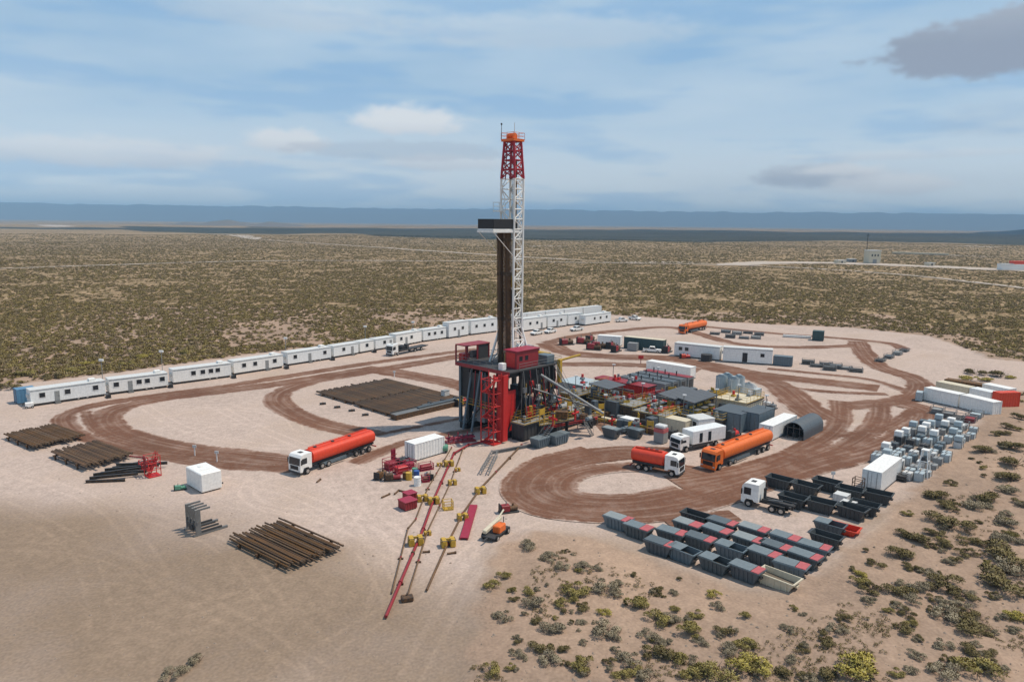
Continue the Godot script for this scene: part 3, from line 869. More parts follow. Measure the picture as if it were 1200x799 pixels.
func flight(a: Vector3, b: Vector3, wid: float) -> MB:                 # a stair from a up to b
	var mb := MB.new()
	var d := b - a
	var s := Vector3(d.x, 0, d.z).normalized().cross(Vector3.UP) * wid * 0.5
	for sg in [-1.0, 1.0]:
		mb.tube(a + s * sg, b + s * sg, 0.08, 4)
		mb.tube(a + s * sg + Vector3.UP * 1.0, b + s * sg + Vector3.UP * 1.0, 0.035, 4)
		for k in 4: mb.tube(a + s * sg + d * (k / 3.0), a + s * sg + d * (k / 3.0) + Vector3.UP, 0.03, 4)
	var n := int(d.y / 0.24)
	for k in n:
		mb.cbox(a + d * ((k + 0.5) / n), Vector3(0.26, 0.04, wid + 0.1), 0.0, Basis(Vector3.UP, atan2(-d.z, d.x)))
	return mb
var wheel_tyre: ArrayMesh
var wheel_rim: ArrayMesh
func wheel(parent, at: Vector3, r := 0.5):
	if wheel_tyre == null:
		wheel_tyre = MB.new().tube(Vector3(0, 0, -0.15), Vector3(0, 0, 0.15), 0.46, 16).tube(Vector3(0, 0, -0.11), Vector3(0, 0, 0.11), 0.5, 16).mesh()
		wheel_rim = MB.new().tube(Vector3(0, 0, -0.165), Vector3(0, 0, 0.165), 0.27, 12).tube(Vector3(0, 0, -0.19), Vector3(0, 0, 0.19), 0.11, 8).mesh()
	var w = part("wheel", wheel_tyre, M("tyre"), parent, at)
	w.scale = Vector3.ONE * (r / 0.5)
	part("rim", wheel_rim, M("rim"), w)

# ---------------------------------------------------------------- cabins and containers
func site_cabin(called, label, ax, ay, bx, by, W, h, m, wins: Array, doors: Array, group = "", lift := 0.5, turned := false) -> Node3D:
	var f := along(ax, ay, bx, by)
	var L: float = f[2]
	var t := thing(called, label, "cabin", f[0], f[1], group)
	part("wall", slab(0, lift, -W, L, h - 0.12, 0, 0.04), m, t)
	part("roof", slab(-0.06, h - 0.12, -W - 0.06, L + 0.06, h, 0.06, 0.05), M("pale"), t)
	for z in [-W + 0.4, -0.45]: part("skid", slab(0.3, 0.0, z, L - 0.3, lift, z + 0.22), M("dark"), t)
	for q in wins:
		var x: float = q[0] * L
		var w := part("window", slab(x - 0.5, h * 0.48, -0.03, x + 0.5, h * 0.48 + 0.95, 0.035), M("glass"), t)
		part("frame", bar(bar(bar(bar(MB.new(), x - 0.58, h * 0.48 - 0.08, 0, x + 0.58, h * 0.48, 0.06), x - 0.58, h * 0.48 + 0.95, 0, x + 0.58, h * 0.48 + 1.03, 0.06), x - 0.58, h * 0.48, 0, x - 0.5, h * 0.48 + 0.95, 0.06), x + 0.5, h * 0.48, 0, x + 0.58, h * 0.48 + 0.95, 0.06), M("pale"), w)
	for q in doors:
		var x: float = q * L
		var d := part("door", slab(x - 0.45, lift + 0.03, -0.02, x + 0.45, lift + 2.05, 0.045, 0.01), M("grey"), t)
		part("handle", slab(x + 0.3, lift + 0.95, 0.045, x + 0.36, lift + 1.15, 0.10), M("dark"), d)
		part("step", bar(slab(x - 0.5, 0, 0.02, x + 0.5, lift * 0.5, 0.62), x - 0.5, lift * 0.5, 0.02, x + 0.5, lift, 0.32), M("steel"), t)
	part("air_conditioner", slab(-0.34, h * 0.5, -W * 0.65, -0.005, h * 0.5 + 0.7, -W * 0.3, 0.03), M("pale"), t)
	part("stripe", slab(0.05, h - 0.40, 0, L - 0.05, h - 0.30, 0.012), M("bluegrey"), t)
	return t
func container(called, label, cat, ax, ay, bx, by, W, h, m, group = "", roof = null) -> Node3D:
	var f := along(ax, ay, bx, by)
	return container_at(called, label, cat, f[0], f[1], f[2], W, h, m, group, roof)
func container_at(called, label, cat, at: Vector3, turn: float, L: float, W: float, h: float, m, group = "", roof = null) -> Node3D:
	var t := thing(called, label, cat, at, turn, group)
	part("wall", corrugated(0.06, L - 0.06, -W + 0.03, -0.03, 0.16, h - 0.1), m, t)
	part("roof", slab(0.02, h - 0.1, -W + 0.02, L - 0.02, h - 0.01, -0.02, 0.02), roof if roof else m, t)
	part("floor_frame", slab(0, 0.0, -W, L, 0.16, 0), M("dark"), t)
	for x in [0.0, L - 0.14]:
		for z in [-W, -0.14]: part("corner_post", slab(x, 0.16, z, x + 0.14, h, z + 0.14), m, t)
	for z in [-W * 0.5 - W * 0.23, -W * 0.5 + W * 0.23]:
		var d := part("door", slab(-0.035, 0.22, z - W * 0.215, 0.03, h - 0.16, z + W * 0.215, 0.01), m, t)
		part("lock_rod", MB.new().tube(Vector3(-0.07, 0.25, z + 0.1), Vector3(-0.07, h - 0.2, z + 0.1), 0.03, 5), M("steel"), d)
	return t
# the same with its near lower corner at a pixel, sides along the site's grid: Lu away to the far side, Lv along the near face
func corner_at(px, py) -> Vector3:
	return gp(px, py)
func box_container(called, label, cat, px, py, Lu, Lv, h, m, group = "", roof = null) -> Node3D:
	# long side along the face that runs back from the corner: x runs from the far end of that face to the corner
	var c := gp(px, py)
	if Lv >= Lu: return container_at(called, label, cat, c - sv() * Lv, deg_to_rad(SITE - 90.0), Lv, Lu, h, m, group, roof)
	return container_at(called, label, cat, c, deg_to_rad(SITE), Lu, Lv, h, m, group, roof)

# ---------------------------------------------------------------- lorries: the front looks along -x, the middle of the lorry at the origin
func lorry_frame(ax, ay, bx, by, W) -> Array:
	# a: foot of the front on the near side, b: foot of the rear on the near side
	var a := gp(ax, ay)
	var b := gp(bx, by)
	var d := (b - a).normalized()
	var s := d.cross(Vector3.UP)
	if s.z > 0: s = -s
	return [(a + b) * 0.5 + s * W * 0.5, atan2(-d.z, d.x), a.distance_to(b)]
func cab(t, x0: float, W: float, m, len := 2.2, h := 3.2):
	var hw := W * 0.5
	var q := PackedVector2Array([Vector2(x0, 0.55), Vector2(x0 - 0.02, 1.55), Vector2(x0 + 0.10, h - 0.42), Vector2(x0 + 0.35, h - 0.1), Vector2(x0 + 0.8, h), Vector2(x0 + len, h), Vector2(x0 + len, 0.9), Vector2(x0 + 1.75, 0.9), Vector2(x0 + 1.55, 1.15), Vector2(x0 + 0.65, 1.15), Vector2(x0 + 0.42, 0.55)])
	var c = part("cab", MB.new().prism(q, -hw, hw), m, t)
	part("windscreen", MB.new().prism(PackedVector2Array([Vector2(x0 - 0.035, 1.62), Vector2(x0 + 0.085, h - 0.5), Vector2(x0 + 0.15, h - 0.5), Vector2(x0 + 0.05, 1.62)]), -hw + 0.12, hw - 0.12), M("glass"), c)
	for sg in [-1.0, 1.0]:
		part("side_window", slab(x0 + 0.35, 1.75, sg * hw - 0.02, x0 + 1.3, h - 0.6, sg * hw + 0.02), M("glass"), c)
		part("mirror", slab(x0 + 0.05, 1.75, sg * (hw + 0.10), x0 + 0.17, 2.5, sg * (hw + 0.30), 0.02), M("black"), c)
		part("headlight", slab(x0 - 0.05, 0.68, sg * (hw - 0.42), x0 + 0.02, 0.86, sg * (hw - 0.1)), M("pale"), c)
		part("door_panel", slab(x0 + 0.33, 1.2, sg * hw - 0.015, x0 + 1.34, 1.7, sg * hw + 0.015), m, c)
	part("grille", slab(x0 - 0.06, 0.92, -hw * 0.66, x0 + 0.01, 1.5, hw * 0.66), M("black"), c)
	part("bumper", slab(x0 - 0.09, 0.34, -hw, x0 + 0.28, 0.66, hw, 0.04), M("dark") if m == M("white") else m, c)
	part("roof_hatch", slab(x0 + 0.9, h, -0.35, x0 + 1.5, h + 0.05, 0.35), M("dark"), c)
	return c
func tank_mesh(x0: float, x1: float, yc: float, ry: float, rz: float) -> MB:
	var q := PackedVector2Array()
	for i in 28:
		var a := TAU * i / 28.0
		var cx := cos(a)
		var sy := sin(a)
		q.append(Vector2(signf(cx) * pow(absf(cx), 0.75) * rz, signf(sy) * pow(absf(sy), 0.75) * ry))
	var mb := MB.new().prism(q, x0 + 0.18, x1 - 0.18, true)
	var cap := PackedVector2Array()
	for p in q: cap.append(p * 0.82)
	mb.prism(cap, x0, x1, true)
	return mb.xf(Transform3D(Basis(Vector3(0, 0, 1), Vector3(0, 1, 0), Vector3(1, 0, 0)), Vector3(0, yc, 0)))
func tank_lorry(called, label, ax, ay, bx, by, cabm, tankm, axles: Array, group = "") -> Node3D:
	var W := 2.55
	var f := lorry_frame(ax, ay, bx, by, W)
	var L: float = f[2]
	var t := thing(called, label, "tank lorry", f[0], f[1], group)
	var x0 := -L * 0.5
	cab(t, x0, W, cabm)
	part("chassis", slab(x0 + 0.7, 0.72, -0.45, L * 0.5 - 0.1, 1.02, 0.45), M("black"), t)
	for s in [-1.0, 1.0]:
		part("side_guard", slab(x0 + 4.2, 0.5, s * 1.16, x0 + L * 0.58, 1.0, s * 1.22), M("bluegrey"), t)
		part("saddle_rail", slab(x0 + 2.6, 1.02, s * 0.75 - 0.12, L * 0.5 - 0.2, 1.3, s * 0.75 + 0.12), M("dark"), t)
	var tk := part("tank", tank_mesh(x0 + 2.45, L * 0.5, 2.22, 1.0, 1.24), tankm, t)
	part("walkway", slab(x0 + 3.0, 3.2, -0.42, L * 0.5 - 0.5, 3.27, 0.42), tankm, tk)
	railing(tk, [Vector3(x0 + 3.0, 3.2, -0.42), Vector3(L * 0.5 - 0.5, 3.2, -0.42)], tankm, 0.28, "handrail")
	for k in 3: part("manhole", MB.new().tube(Vector3(x0 + 4.0 + k * (L - 5.2) / 3.0, 3.2, 0), Vector3(x0 + 4.0 + k * (L - 5.2) / 3.0, 3.42, 0), 0.26, 10), M("dark"), tk)
	part("ladder", bar(bar(MB.new(), L * 0.5, 0.9, 0.2, L * 0.5 + 0.06, 3.2, 0.26), L * 0.5, 0.9, -0.26, L * 0.5 + 0.06, 3.2, -0.2).cbox(Vector3(L * 0.5 + 0.03, 2, 0), Vector3(0.05, 0.06, 0.5), 0.0), M("dark"), tk)
	for k in axles:
		for s in [-1.0, 1.0]: wheel(t, Vector3(x0 + k * L, 0.5, s * 1.1))
	for s in [-1.0, 1.0]: part("mudguard", slab(x0 + axles[-1] * L - 0.6, 1.03, s * 0.95 - 0.2, x0 + axles[-1] * L + 0.6, 1.09, s * 0.95 + 0.27), M("dark"), t)
	part("rear_bumper", slab(L * 0.5 - 0.05, 0.5, -1.2, L * 0.5 + 0.06, 0.68, 1.2), M("red"), t)
	return t
func flat_lorry(called, label, ax, ay, bx, by, cargo: int, group = "") -> Node3D:
	var W := 2.5
	var f := lorry_frame(ax, ay, bx, by, W)
	var L: float = f[2]
	var t := thing(called, label, "lorry", f[0], f[1], group)
	var x0 := -L * 0.5
	cab(t, x0, W, M("white"), 2.3 if cargo < 2 else 2.0, 3.3 if cargo < 2 else 2.75)
	for s in [-1.0, 1.0]: part("chassis_rail", slab(x0 + 0.7, 0.75, s * 0.42 - 0.09, L * 0.5, 1.05, s * 0.42 + 0.09), M("black"), t)
	for k in [0.15, 0.62, 0.80]:
		for s in [-1.0, 1.0]: wheel(t, Vector3(x0 + k * L, 0.5, s * 1.05))
	if cargo == 0:      # roll-off gear: hook arm and runners
		part("subframe", slab(x0 + 2.5, 1.06, -0.55, L * 0.5, 1.22, 0.55), M("dark"), t)
		for s in [-1.0, 1.0]: part("runner", slab(x0 + 2.6, 1.22, s * 0.6 - 0.07, L * 0.5 + 0.1, 1.42, s * 0.6 + 0.07), M("dark"), t)
		part("hook_arm", MB.new().prism(PackedVector2Array([Vector2(x0 + 2.6, 1.2), Vector2(x0 + 2.6, 2.7), Vector2(x0 + 2.95, 2.85), Vector2(x0 + 3.1, 2.7), Vector2(x0 + 2.9, 2.55), Vector2(x0 + 2.9, 1.45), Vector2(x0 + 4.6, 1.45), Vector2(x0 + 4.6, 1.22)]), -0.14, 0.14), M("dark"), t)
		part("lift_ram", MB.new().tube(Vector3(x0 + 3.3, 1.3, 0.36), Vector3(x0 + 5.2, 1.6, 0.36), 0.09, 8), M("steel"), t)
		part("cross_beam", slab(L * 0.5 - 0.4, 1.05, -1.1, L * 0.5 - 0.15, 1.3, 1.1), M("dark"), t)
		for s in [-1.0, 1.0]: part("mudguard", slab(L * 0.5 - 3.2, 1.04, s * 0.95 - 0.2, L * 0.5 - 0.9, 1.1, s * 0.95 + 0.25), M("black"), t)
	elif cargo == 1:    # flat bed with a folded loader crane
		part("bed", slab(x0 + 3.6, 1.06, -1.22, L * 0.5, 1.25, 1.22, 0.02), M("dark"), t)
		part("crane_column", slab(x0 + 2.6, 1.06, -0.4, x0 + 3.3, 3.3, 0.4, 0.05), M("white"), t)
		part("crane_boom", MB.new().tube(Vector3(x0 + 2.95, 3.2, 0), Vector3(x0 + 5.6, 2.6, 0.3), 0.2, 6), M("white"), t)
		part("toolbox", slab(x0 + 4.5, 1.25, -0.9, x0 + 6.2, 2.2, 0.6, 0.04), M("black"), t)
		part("pump_block", slab(x0 + 6.4, 1.25, -0.7, x0 + 7.4, 2.6, 0.8, 0.08), M("dark"), t)
	else:              # closed box body
		part("box_body", slab(x0 + 2.75, 1.12, -1.25, L * 0.5, 3.35, 1.25, 0.04), M("cabin"), t)
		for k in 2: part("side_door", slab(x0 + 4.3 + k * 2.0, 1.3, 1.24, x0 + 5.0 + k * 2.0, 2.9, 1.27), M("glass"), t)
		part("subframe", slab(x0 + 2.6, 1.05, -1.0, L * 0.5 - 0.1, 1.12, 1.0), M("dark"), t)
		part("skirt", slab(x0 + 2.9, 0.55, 1.1, L * 0.5 - 2.9, 1.05, 1.2), M("dark"), t)
	return t
func pickup(label, ax, ay, bx, by, group = ""):
	var f := lorry_frame(ax, ay, bx, by, 1.8)
	var t := thing("pickup_truck", label, "pickup", f[0], f[1], group)
	var x0 := -2.6
	part("body", MB.new().prism(PackedVector2Array([Vector2(x0, 0.4), Vector2(x0, 0.85), Vector2(x0 + 0.25, 1.05), Vector2(x0 + 1.45, 1.12), Vector2(x0 + 5.2, 1.12), Vector2(x0 + 5.2, 0.45)]), -0.9, 0.9), M("white"), t)
	var c := part("cab", MB.new().prism(PackedVector2Array([Vector2(x0 + 1.3, 1.1), Vector2(x0 + 1.95, 1.75), Vector2(x0 + 3.3, 1.78), Vector2(x0 + 3.5, 1.1)]), -0.82, 0.82), M("white"), t)
	for s in [-1.0, 1.0]: part("side_window", MB.new().prism(PackedVector2Array([Vector2(x0 + 1.6, 1.17), Vector2(x0 + 2.02, 1.66), Vector2(x0 + 3.2, 1.68), Vector2(x0 + 3.32, 1.17)]), s * 0.82 - 0.02, s * 0.82 + 0.02), M("glass"), c)
	part("windscreen", MB.new().prism(PackedVector2Array([Vector2(x0 + 1.36, 1.18), Vector2(x0 + 1.86, 1.68), Vector2(x0 + 1.9, 1.66), Vector2(x0 + 1.42, 1.18)]), -0.74, 0.74), M("glass"), c)
	part("load_bed", slab(x0 + 3.62, 1.121, -0.78, x0 + 5.1, 1.14, 0.78), M("dark"), t)
	part("bumper", slab(x0 - 0.08, 0.38, -0.88, x0 + 0.05, 0.62, 0.88, 0.02), M("dark"), t)
	for x in [0.95, 4.2]:
		for s in [-1.0, 1.0]: wheel(t, Vector3(x0 + x, 0.38, s * 0.84), 0.38)

# ---------------------------------------------------------------- skips
var skip_closed: Node3D
var skip_meshes := {}
func skip_shell(Lu: float, Lv: float, h: float) -> MB:
	var mb := MB.new()
	var o := [Vector3(0, h, -Lv), Vector3(Lu, h, -Lv), Vector3(Lu, h, 0), Vector3(0, h, 0)]
	var b := [Vector3(0.12, 0.08, -Lv + 0.55), Vector3(Lu - 0.12, 0.08, -Lv + 0.55), Vector3(Lu - 0.12, 0.08, -0.55), Vector3(0.12, 0.08, -0.55)]
	var i := [Vector3(0.1, h, -Lv + 0.1), Vector3(Lu - 0.1, h, -Lv + 0.1), Vector3(Lu - 0.1, h, -0.1), Vector3(0.1, h, -0.1)]
	for k in 4:
		var j := (k + 1) % 4
		mb.quad(o[j], o[k], b[k], b[j]); mb.quad(o[k], o[j], i[j], i[k])
		mb.quad(i[k], i[j], b[j] + Vector3(0, 0.1, 0), b[k] + Vector3(0, 0.1, 0))
	mb.quad(b[3], b[2], b[1], b[0])
	return mb
func skip(label, px, py, kind: int, group = "", turn := 0.0, Lu := 1.8, Lv := 3.5, h := 1.45) -> Node3D:
	# kind 0: two lids, 1: one lid and an open end, 2: open, 3: lids, all grey
	var called: String = ["lidded_skip", "half_open_skip", "open_skip", "grey_skip"][kind]
	var t := thing(called, label, "skip", gp(px, py), deg_to_rad(SITE + turn), group)
	var key := "%s %s %s" % [Lu, Lv, h]
	if not skip_meshes.has(key):
		var ribs := MB.new()
		for k in 5: ribs.cbox(Vector3(0.03, h * 0.52, -0.75 - k * (Lv - 1.5) / 4.0), Vector3(0.14, h * 0.86, 0.12), 0.0, Basis(Vector3.BACK, 0.08))
		skip_meshes[key] = [skip_shell(Lu, Lv, h).mesh(), MB.new().cbox(Vector3(0.03, h * 0.52, 0), Vector3(0.14, h * 0.86, 0.12), 0.0, Basis(Vector3.BACK, 0.08)).mesh(), slab(-0.05, h - 0.13, -Lv - 0.05, 0.02, h + 0.005, 0.05).mesh(), slab(-0.05, h - 0.13, 0.0, Lu + 0.05, h + 0.005, 0.06).mesh()]
	var sm = skip_meshes[key]
	var bm = M("bindark") if kind == 2 else M(["bin", "bluegrey", "bin", "slate"][rng.randi() % 4])
	if group == "red": bm = M("tankred")
	part("tub", sm[0], bm, t)
	for k in 5: part("rib", sm[1], bm, t, Vector3(0, 0, -0.75 - k * (Lv - 1.5) / 4.0))
	part("rim", sm[2], bm, t); part("end_rim", sm[3], bm, t)
	for s in [0.25, Lu - 0.45]: part("runner", slab(s, 0, -Lv + 0.6, s + 0.2, 0.1, -0.6), M("dark"), t)
	part("lifting_hook", slab(Lu * 0.5 - 0.3, h * 0.5, 0.0 - 0.33, Lu * 0.5 + 0.3, h * 0.62, 0.05), M("dark"), t)
	if kind == 0 or kind == 3:
		var cut := -Lv * rng.randf_range(0.26, 0.38)
		part("lid", slab(0.04, h, -Lv + 0.05, Lu - 0.04, h + 0.09, cut - 0.03, 0.02), M(["lid", "lid2", "lid3", "lid"][rng.randi() % 4]), t)
		part("end_lid", slab(0.04, h, cut + 0.03, Lu - 0.04, h + 0.09, -0.04, 0.02), M("lidred") if kind == 0 else M("lid"), t)
	elif kind == 1:
		part("lid", slab(0.04, h, -Lv + 0.05, Lu - 0.04, h + 0.09, -Lv * 0.5, 0.02), M("lid"), t)
	if kind == 1 or kind == 2:
		var mb := MB.new()
		mb.quad(Vector3(0.11, h - 0.55, -Lv + 0.25), Vector3(Lu - 0.11, h - 0.6, -Lv + 0.25), Vector3(Lu - 0.11, h - 0.75, -0.25), Vector3(0.11, h - 0.7, -0.25))
		part("cargo", mb, M("mud"), t)
	return t

# ---------------------------------------------------------------- pipes and racks
func pipe_rack(label_rack, label_pipe, group, c0: Vector3, turn: float, L: float, wid: float, n: int, r: float, tones: Array, base_h := 0.45, layers := 1):
	# pipes lie along -z ... 0, side by side along x
	var t := thing("pipe_rack", label_rack, "rack", c0, turn)
	for z in [-L * 0.82, -L * 0.5, -L * 0.18]:
		part("beam", slab(-0.3, base_h - 0.2, z - 0.12, wid + 0.3, base_h, z + 0.12), rust(1), t)
		for x in [0.0, wid * 0.5, wid]: part("leg", slab(x - 0.12, 0, z - 0.1, x + 0.12, base_h - 0.2, z + 0.1), rust(1), t)
	var T := Transform3D(Basis(Vector3.UP, turn), c0)
	for k in n:
		var x := wid * (k + 0.5) / n + rng.randf_range(-0.04, 0.04)
		var dz := rng.randf_range(-0.5, 0.5)
		if rng.randf() < 0.12: dz *= 2.6
		var ly := base_h + r + (rng.randi() % layers) * r * 1.7
		var o := Node3D.new()
		o.name = numbered("steel_pipe"); add_child(o)
		o.transform = Transform3D(T.basis * Basis(Vector3.UP, rng.randf_range(-0.006, 0.006)), T * Vector3(x, ly, dz))
		tag(o, label_pipe, "pipe", group)
		var mt = rust(tones[rng.randi() % tones.size()])
		strut("barrel", Vector3(0, 0, -L), Vector3(0, 0, 0), r, mt, o)
		strut("collar", Vector3(0, 0, -L * 0.012), Vector3(0, 0, 0.03), r * 1.25, rust(4), o)

# ---------------------------------------------------------------- the rig
func lattice(parent, a0: Array, a1: Array, bays: int, r: float, m, leg_r: float, open_face := -1):
	# four corner lines from a0[i] up to a1[i], with rungs and crossed braces on the faces
	for i in 4: strut("mast_leg", a0[i], a1[i], leg_r, m, parent)
	for k in bays:
		var t0 := float(k) / bays
		var t1 := float(k + 1) / bays
		for i in 4:
			var j := (i + 1) % 4
			if i == open_face: continue
			var p0: Vector3 = a0[i].lerp(a1[i], t0)
			var p1: Vector3 = a0[j].lerp(a1[j], t0)
			var q0: Vector3 = a0[i].lerp(a1[i], t1)
			var q1: Vector3 = a0[j].lerp(a1[j], t1)
			strut("mast_girt", q0, q1, r, m, parent)
			if k % 2 == 0: strut("mast_brace", p0, q1, r, m, parent)
			else: strut("mast_brace", p1, q0, r, m, parent)
			var mid := (p0 + p1) * 0.5 if k % 2 == 1 else (q0 + q1) * 0.5
			strut("mast_brace", (p0 if k % 2 == 0 else q0), mid, r * 0.8, m, parent)
func make_rig():
	var C := Vector3(-0.25, 0, -130.0)
	var FL := 11.8
	var FT := 10.9
	var t := thing("drilling_rig", "tall drilling rig with white lattice mast, red top and dark substructure", "drilling rig", C, deg_to_rad(SITE))
	# substructure
	for z in [-4.6, 4.6]:
		part("base_beam", slab(-7.5, 0, z - 0.9, 7.5, 1.1, z + 0.9, 0.05), M("black"), t)
		part("top_beam", slab(-6.6, FL - 1.2, z - 0.7, 6.6, FL - 0.15, z + 0.7, 0.05), M("black"), t)
		for x in [-6.0, -2.0, 2.0, 6.0]: part("column", slab(x - 0.35, 1.1, z - 0.35, x + 0.35, FL - 1.2, z + 0.35), M("black"), t)
		for q in [[-6, -2], [-2, 2], [6, 2]]: strut("brace", Vector3(q[0], 1.2, z), Vector3(q[1], FL - 1.3, z), 0.2, M("dark"), t)
	for x in [-6.0, 6.0]:
		strut("brace", Vector3(x, 1.5, -4.2), Vector3(x, FL - 1.5, 4.2), 0.17, M("dark"), t)
		strut("brace", Vector3(x, 1.5, 4.2), Vector3(x, FL - 1.5, -4.2), 0.17, M("dark"), t)
	part("floor_deck", slab(-7.0, FL - 0.15, -7.2, 7.0, FL + 0.1, 6.4), M("dark"), t)
	part("floor_fascia", slab(-7.06, FL - 0.5, -7.2, -7.0, FL + 0.12, 6.4), M("maroon"), t)
	part("wind_wall", slab(-3.6, 7.2, 5.6, 6.0, FL - 0.2, 5.75), M("black"), t)
	for k in 9: strut("conduit", Vector3(-3.4 + k * 1.1, 3.0 + (k % 3), 5.9), Vector3(-3.2 + k * 1.05, FL - 0.6 - (k % 2) * 2.0, 5.85), 0.07, M(["steel", "yellow", "grey", "maroon"][k % 4]), t)
	for k in 5: part("wall_box", slab(-3.0 + k * 1.8, 7.6 + (k % 2), 5.75, -2.2 + k * 1.8, 8.5 + (k % 2), 6.15, 0.03), M(["grey", "red", "pale", "steel", "yellow"][k]), t)
	for k in 4: part("lower_platform", slab(-3.6 + k * 2.4, 3.2 + (k % 2) * 1.6, 5.3, -1.4 + k * 2.4, 3.35 + (k % 2) * 1.6, 7.4), M("dark"), t)
	for k in 3: strut("brace", Vector3(-6.4 + k * 4.0, 1.2, 5.5), Vector3(-2.6 + k * 4.0, 7.0, 5.5), 0.13, M(["dark", "maroon", "steel"][k]), t)
	for k in 4: part("accumulator", MB.new().tube(Vector3(-2.6 + k * 0.9, 3.4, 6.6), Vector3(-2.6 + k * 0.9, 5.2, 6.6), 0.32, 10), M(["red", "yellow", "red", "grey"][k]), t)
	part("machine_wall", slab(-6.75, 4.6, -4.0, -6.6, FL - 1.3, 1.6), M("dark"), t)
	part("machine_house", slab(-4.6, 4.8, -8.9, 0.6, FL - 0.7, -6.0, 0.08), M("black"), t)
	part("machine_floor", slab(-6.2, 4.4, -6.0, 5.8, 4.6, 4.0), M("dark"), t)
	for k in 4: part("machine", slab(-5.6 + k * 2.6, 4.6, -3.2 + (k % 2), -4.0 + k * 2.6, 6.6 + 0.5 * (k % 2), -0.8 + (k % 2), 0.12), M(["grey", "dark", "maroon", "bluegrey"][k]), t)
	part("blowout_preventer", MB.new().tube(Vector3(0, 0.2, 0), Vector3(0, 5.4, 0), 0.9, 12).tube(Vector3(0, 2.2, 0), Vector3(0, 3.2, 0), 1.3, 12), M("red"), t)
	part("service_tank", slab(-5.4, 1.2, -3.3, -3.2, 4.0, -1.2, 0.1), M("grey"), t)
	railing(t, [Vector3(-6.9, FL + 0.1, -7.1), Vector3(-6.9, FL + 0.1, 2.2)], M("steel"))
	railing(t, [Vector3(6.9, FL + 0.1, -7.1), Vector3(6.9, FL + 0.1, 6.3)], M("yellow"))
	railing(t, [Vector3(-6.9, FL + 0.1, -7.1), Vector3(6.9, FL + 0.1, -7.1)], M("steel"))
	railing(t, [Vector3(-4.4, FL + 0.1, 6.3), Vector3(6.9, FL + 0.1, 6.3)], M("steel"))
	railing(t, [Vector3(-6.9, 4.6, -5.9), Vector3(-6.9, 4.6, 3.9)], M("yellow"))
	railing(t, [Vector3(-3.6, 3.4, 7.4), Vector3(5.8, 3.4, 7.4)], M("yellow"))
	for k in 5: strut("brace", Vector3(-6.9, 4.7, -4.0 + k * 1.5), Vector3(-6.9, FL - 0.8, -3.2 + k * 1.5 * (1.0 if k % 2 == 0 else 0.8)), 0.09, M(["steel", "maroon", "grey", "bluegrey", "red"][k]), t)
	for k in 6: strut("hanger", Vector3(-3.4 + k * 1.7, 3.4, 7.35), Vector3(-3.4 + k * 1.7, FL - 0.2, 6.3), 0.08, M(["steel", "maroon"][k % 2]), t)
	for k in 3: part("hose_drape", MB.new().tube(Vector3(-2.0 + k * 2.4, FL - 1.0, 6.4), Vector3(-1.2 + k * 2.6, 3.2, 9.2), 0.1, 6), M("black"), t)
	# doghouse: the red cabin on the floor
	var d := part("doghouse", slab(-4.3, FL + 0.1, 2.7, 1.5, FL + 3.2, 5.5, 0.06), M("maroon"), t)
	part("roof", slab(-4.5, FL + 3.2, 2.5, 1.7, FL + 3.35, 5.7, 0.03), M("crimson"), d)
	for x in [-3.2, -1.7]: part("window", slab(x - 0.4, FL + 1.5, 5.49, x + 0.4, FL + 2.3, 5.53), M("glass"), d)
	part("door", slab(1.48, FL + 0.15, 3.4, 1.54, FL + 2.2, 4.3), M("white"), d)
	part("end_panel", slab(-4.34, FL + 0.4, 3.1, -4.3, FL + 2.9, 5.1), M("red"), d)
	# open red frame cabin on the other side
	var q := part("winch_house", slab(-5.2, FL + 2.75, -9.2, 1.0, FL + 2.95, -6.2, 0.03), M("maroon"), t)
	for x in [-5.1, -2.2, 0.8]:
		for z in [-9.1, -6.4]: part("post", slab(x - 0.12, FL - 0.4, z - 0.12, x + 0.12, FL + 2.75, z + 0.12), M("maroon"), q)
	part("sill", slab(-5.2, FL - 0.6, -9.2, 1.0, FL - 0.4, -6.2), M("maroon"), q)
	part("control_cabinet", slab(-4.6, FL - 0.4, -8.9, -3.0, FL + 1.2, -7.6, 0.04), M("red"), q)
	part("winch_drum", MB.new().tube(Vector3(-1.8, FL + 0.6, -8.6), Vector3(0.4, FL + 0.6, -8.6), 0.75, 12), M("steel"), q)
	part("back_panel", slab(-1.9, FL - 0.4, -6.42, 0.9, FL + 2.7, -6.35), M("dark"), q)
	for x in [-4.6, 0.4]: part("support", slab(x - 0.25, 0, -8.6, x + 0.25, FL - 0.6, -8.1), M("bluegrey"), t)
	# drawworks and floor machinery
	part("drawworks", slab(3.0, FL + 0.1, -2.6, 6.2, FL + 2.4, 1.8, 0.2), M("dark"), t)
	part("drawworks_drum", MB.new().tube(Vector3(4.4, FL + 2.0, -2.2), Vector3(4.4, FL + 2.0, 1.4), 0.9, 14), M("rim"), t)
	part("motor", MB.new().tube(Vector3(5.6, FL + 1.2, 1.9), Vector3(5.6, FL + 1.2, 4.6), 0.6, 12), M("yellow"), t)
	part("iron_roughneck", slab(-2.6, FL + 0.1, 0.9, -1.6, FL + 2.2, 1.9, 0.1), M("yellow"), t)
	part("hydraulic_unit", slab(3.2, FL + 0.1, 3.6, 5.4, FL + 1.7, 6.0, 0.08), M("bluegrey"), t)
	part("junction_box", slab(-6.7, FL + 0.1, 3.4, -5.7, FL + 1.3, 4.4, 0.05), M("white"), t)
	# raised service boom at the side of the floor
	part("jib_arm", MB.new().tube(Vector3(6.0, FL + 0.4, 6.2), Vector3(9.6, FL + 1.4, 8.6), 0.22, 6), M("yellow"), t)
	part("jib_post", slab(5.6, FL - 3.5, 6.4, 6.3, FL + 0.8, 7.1, 0.05), M("yellow"), t)
	# stair tower in red
	var sx := -11.2
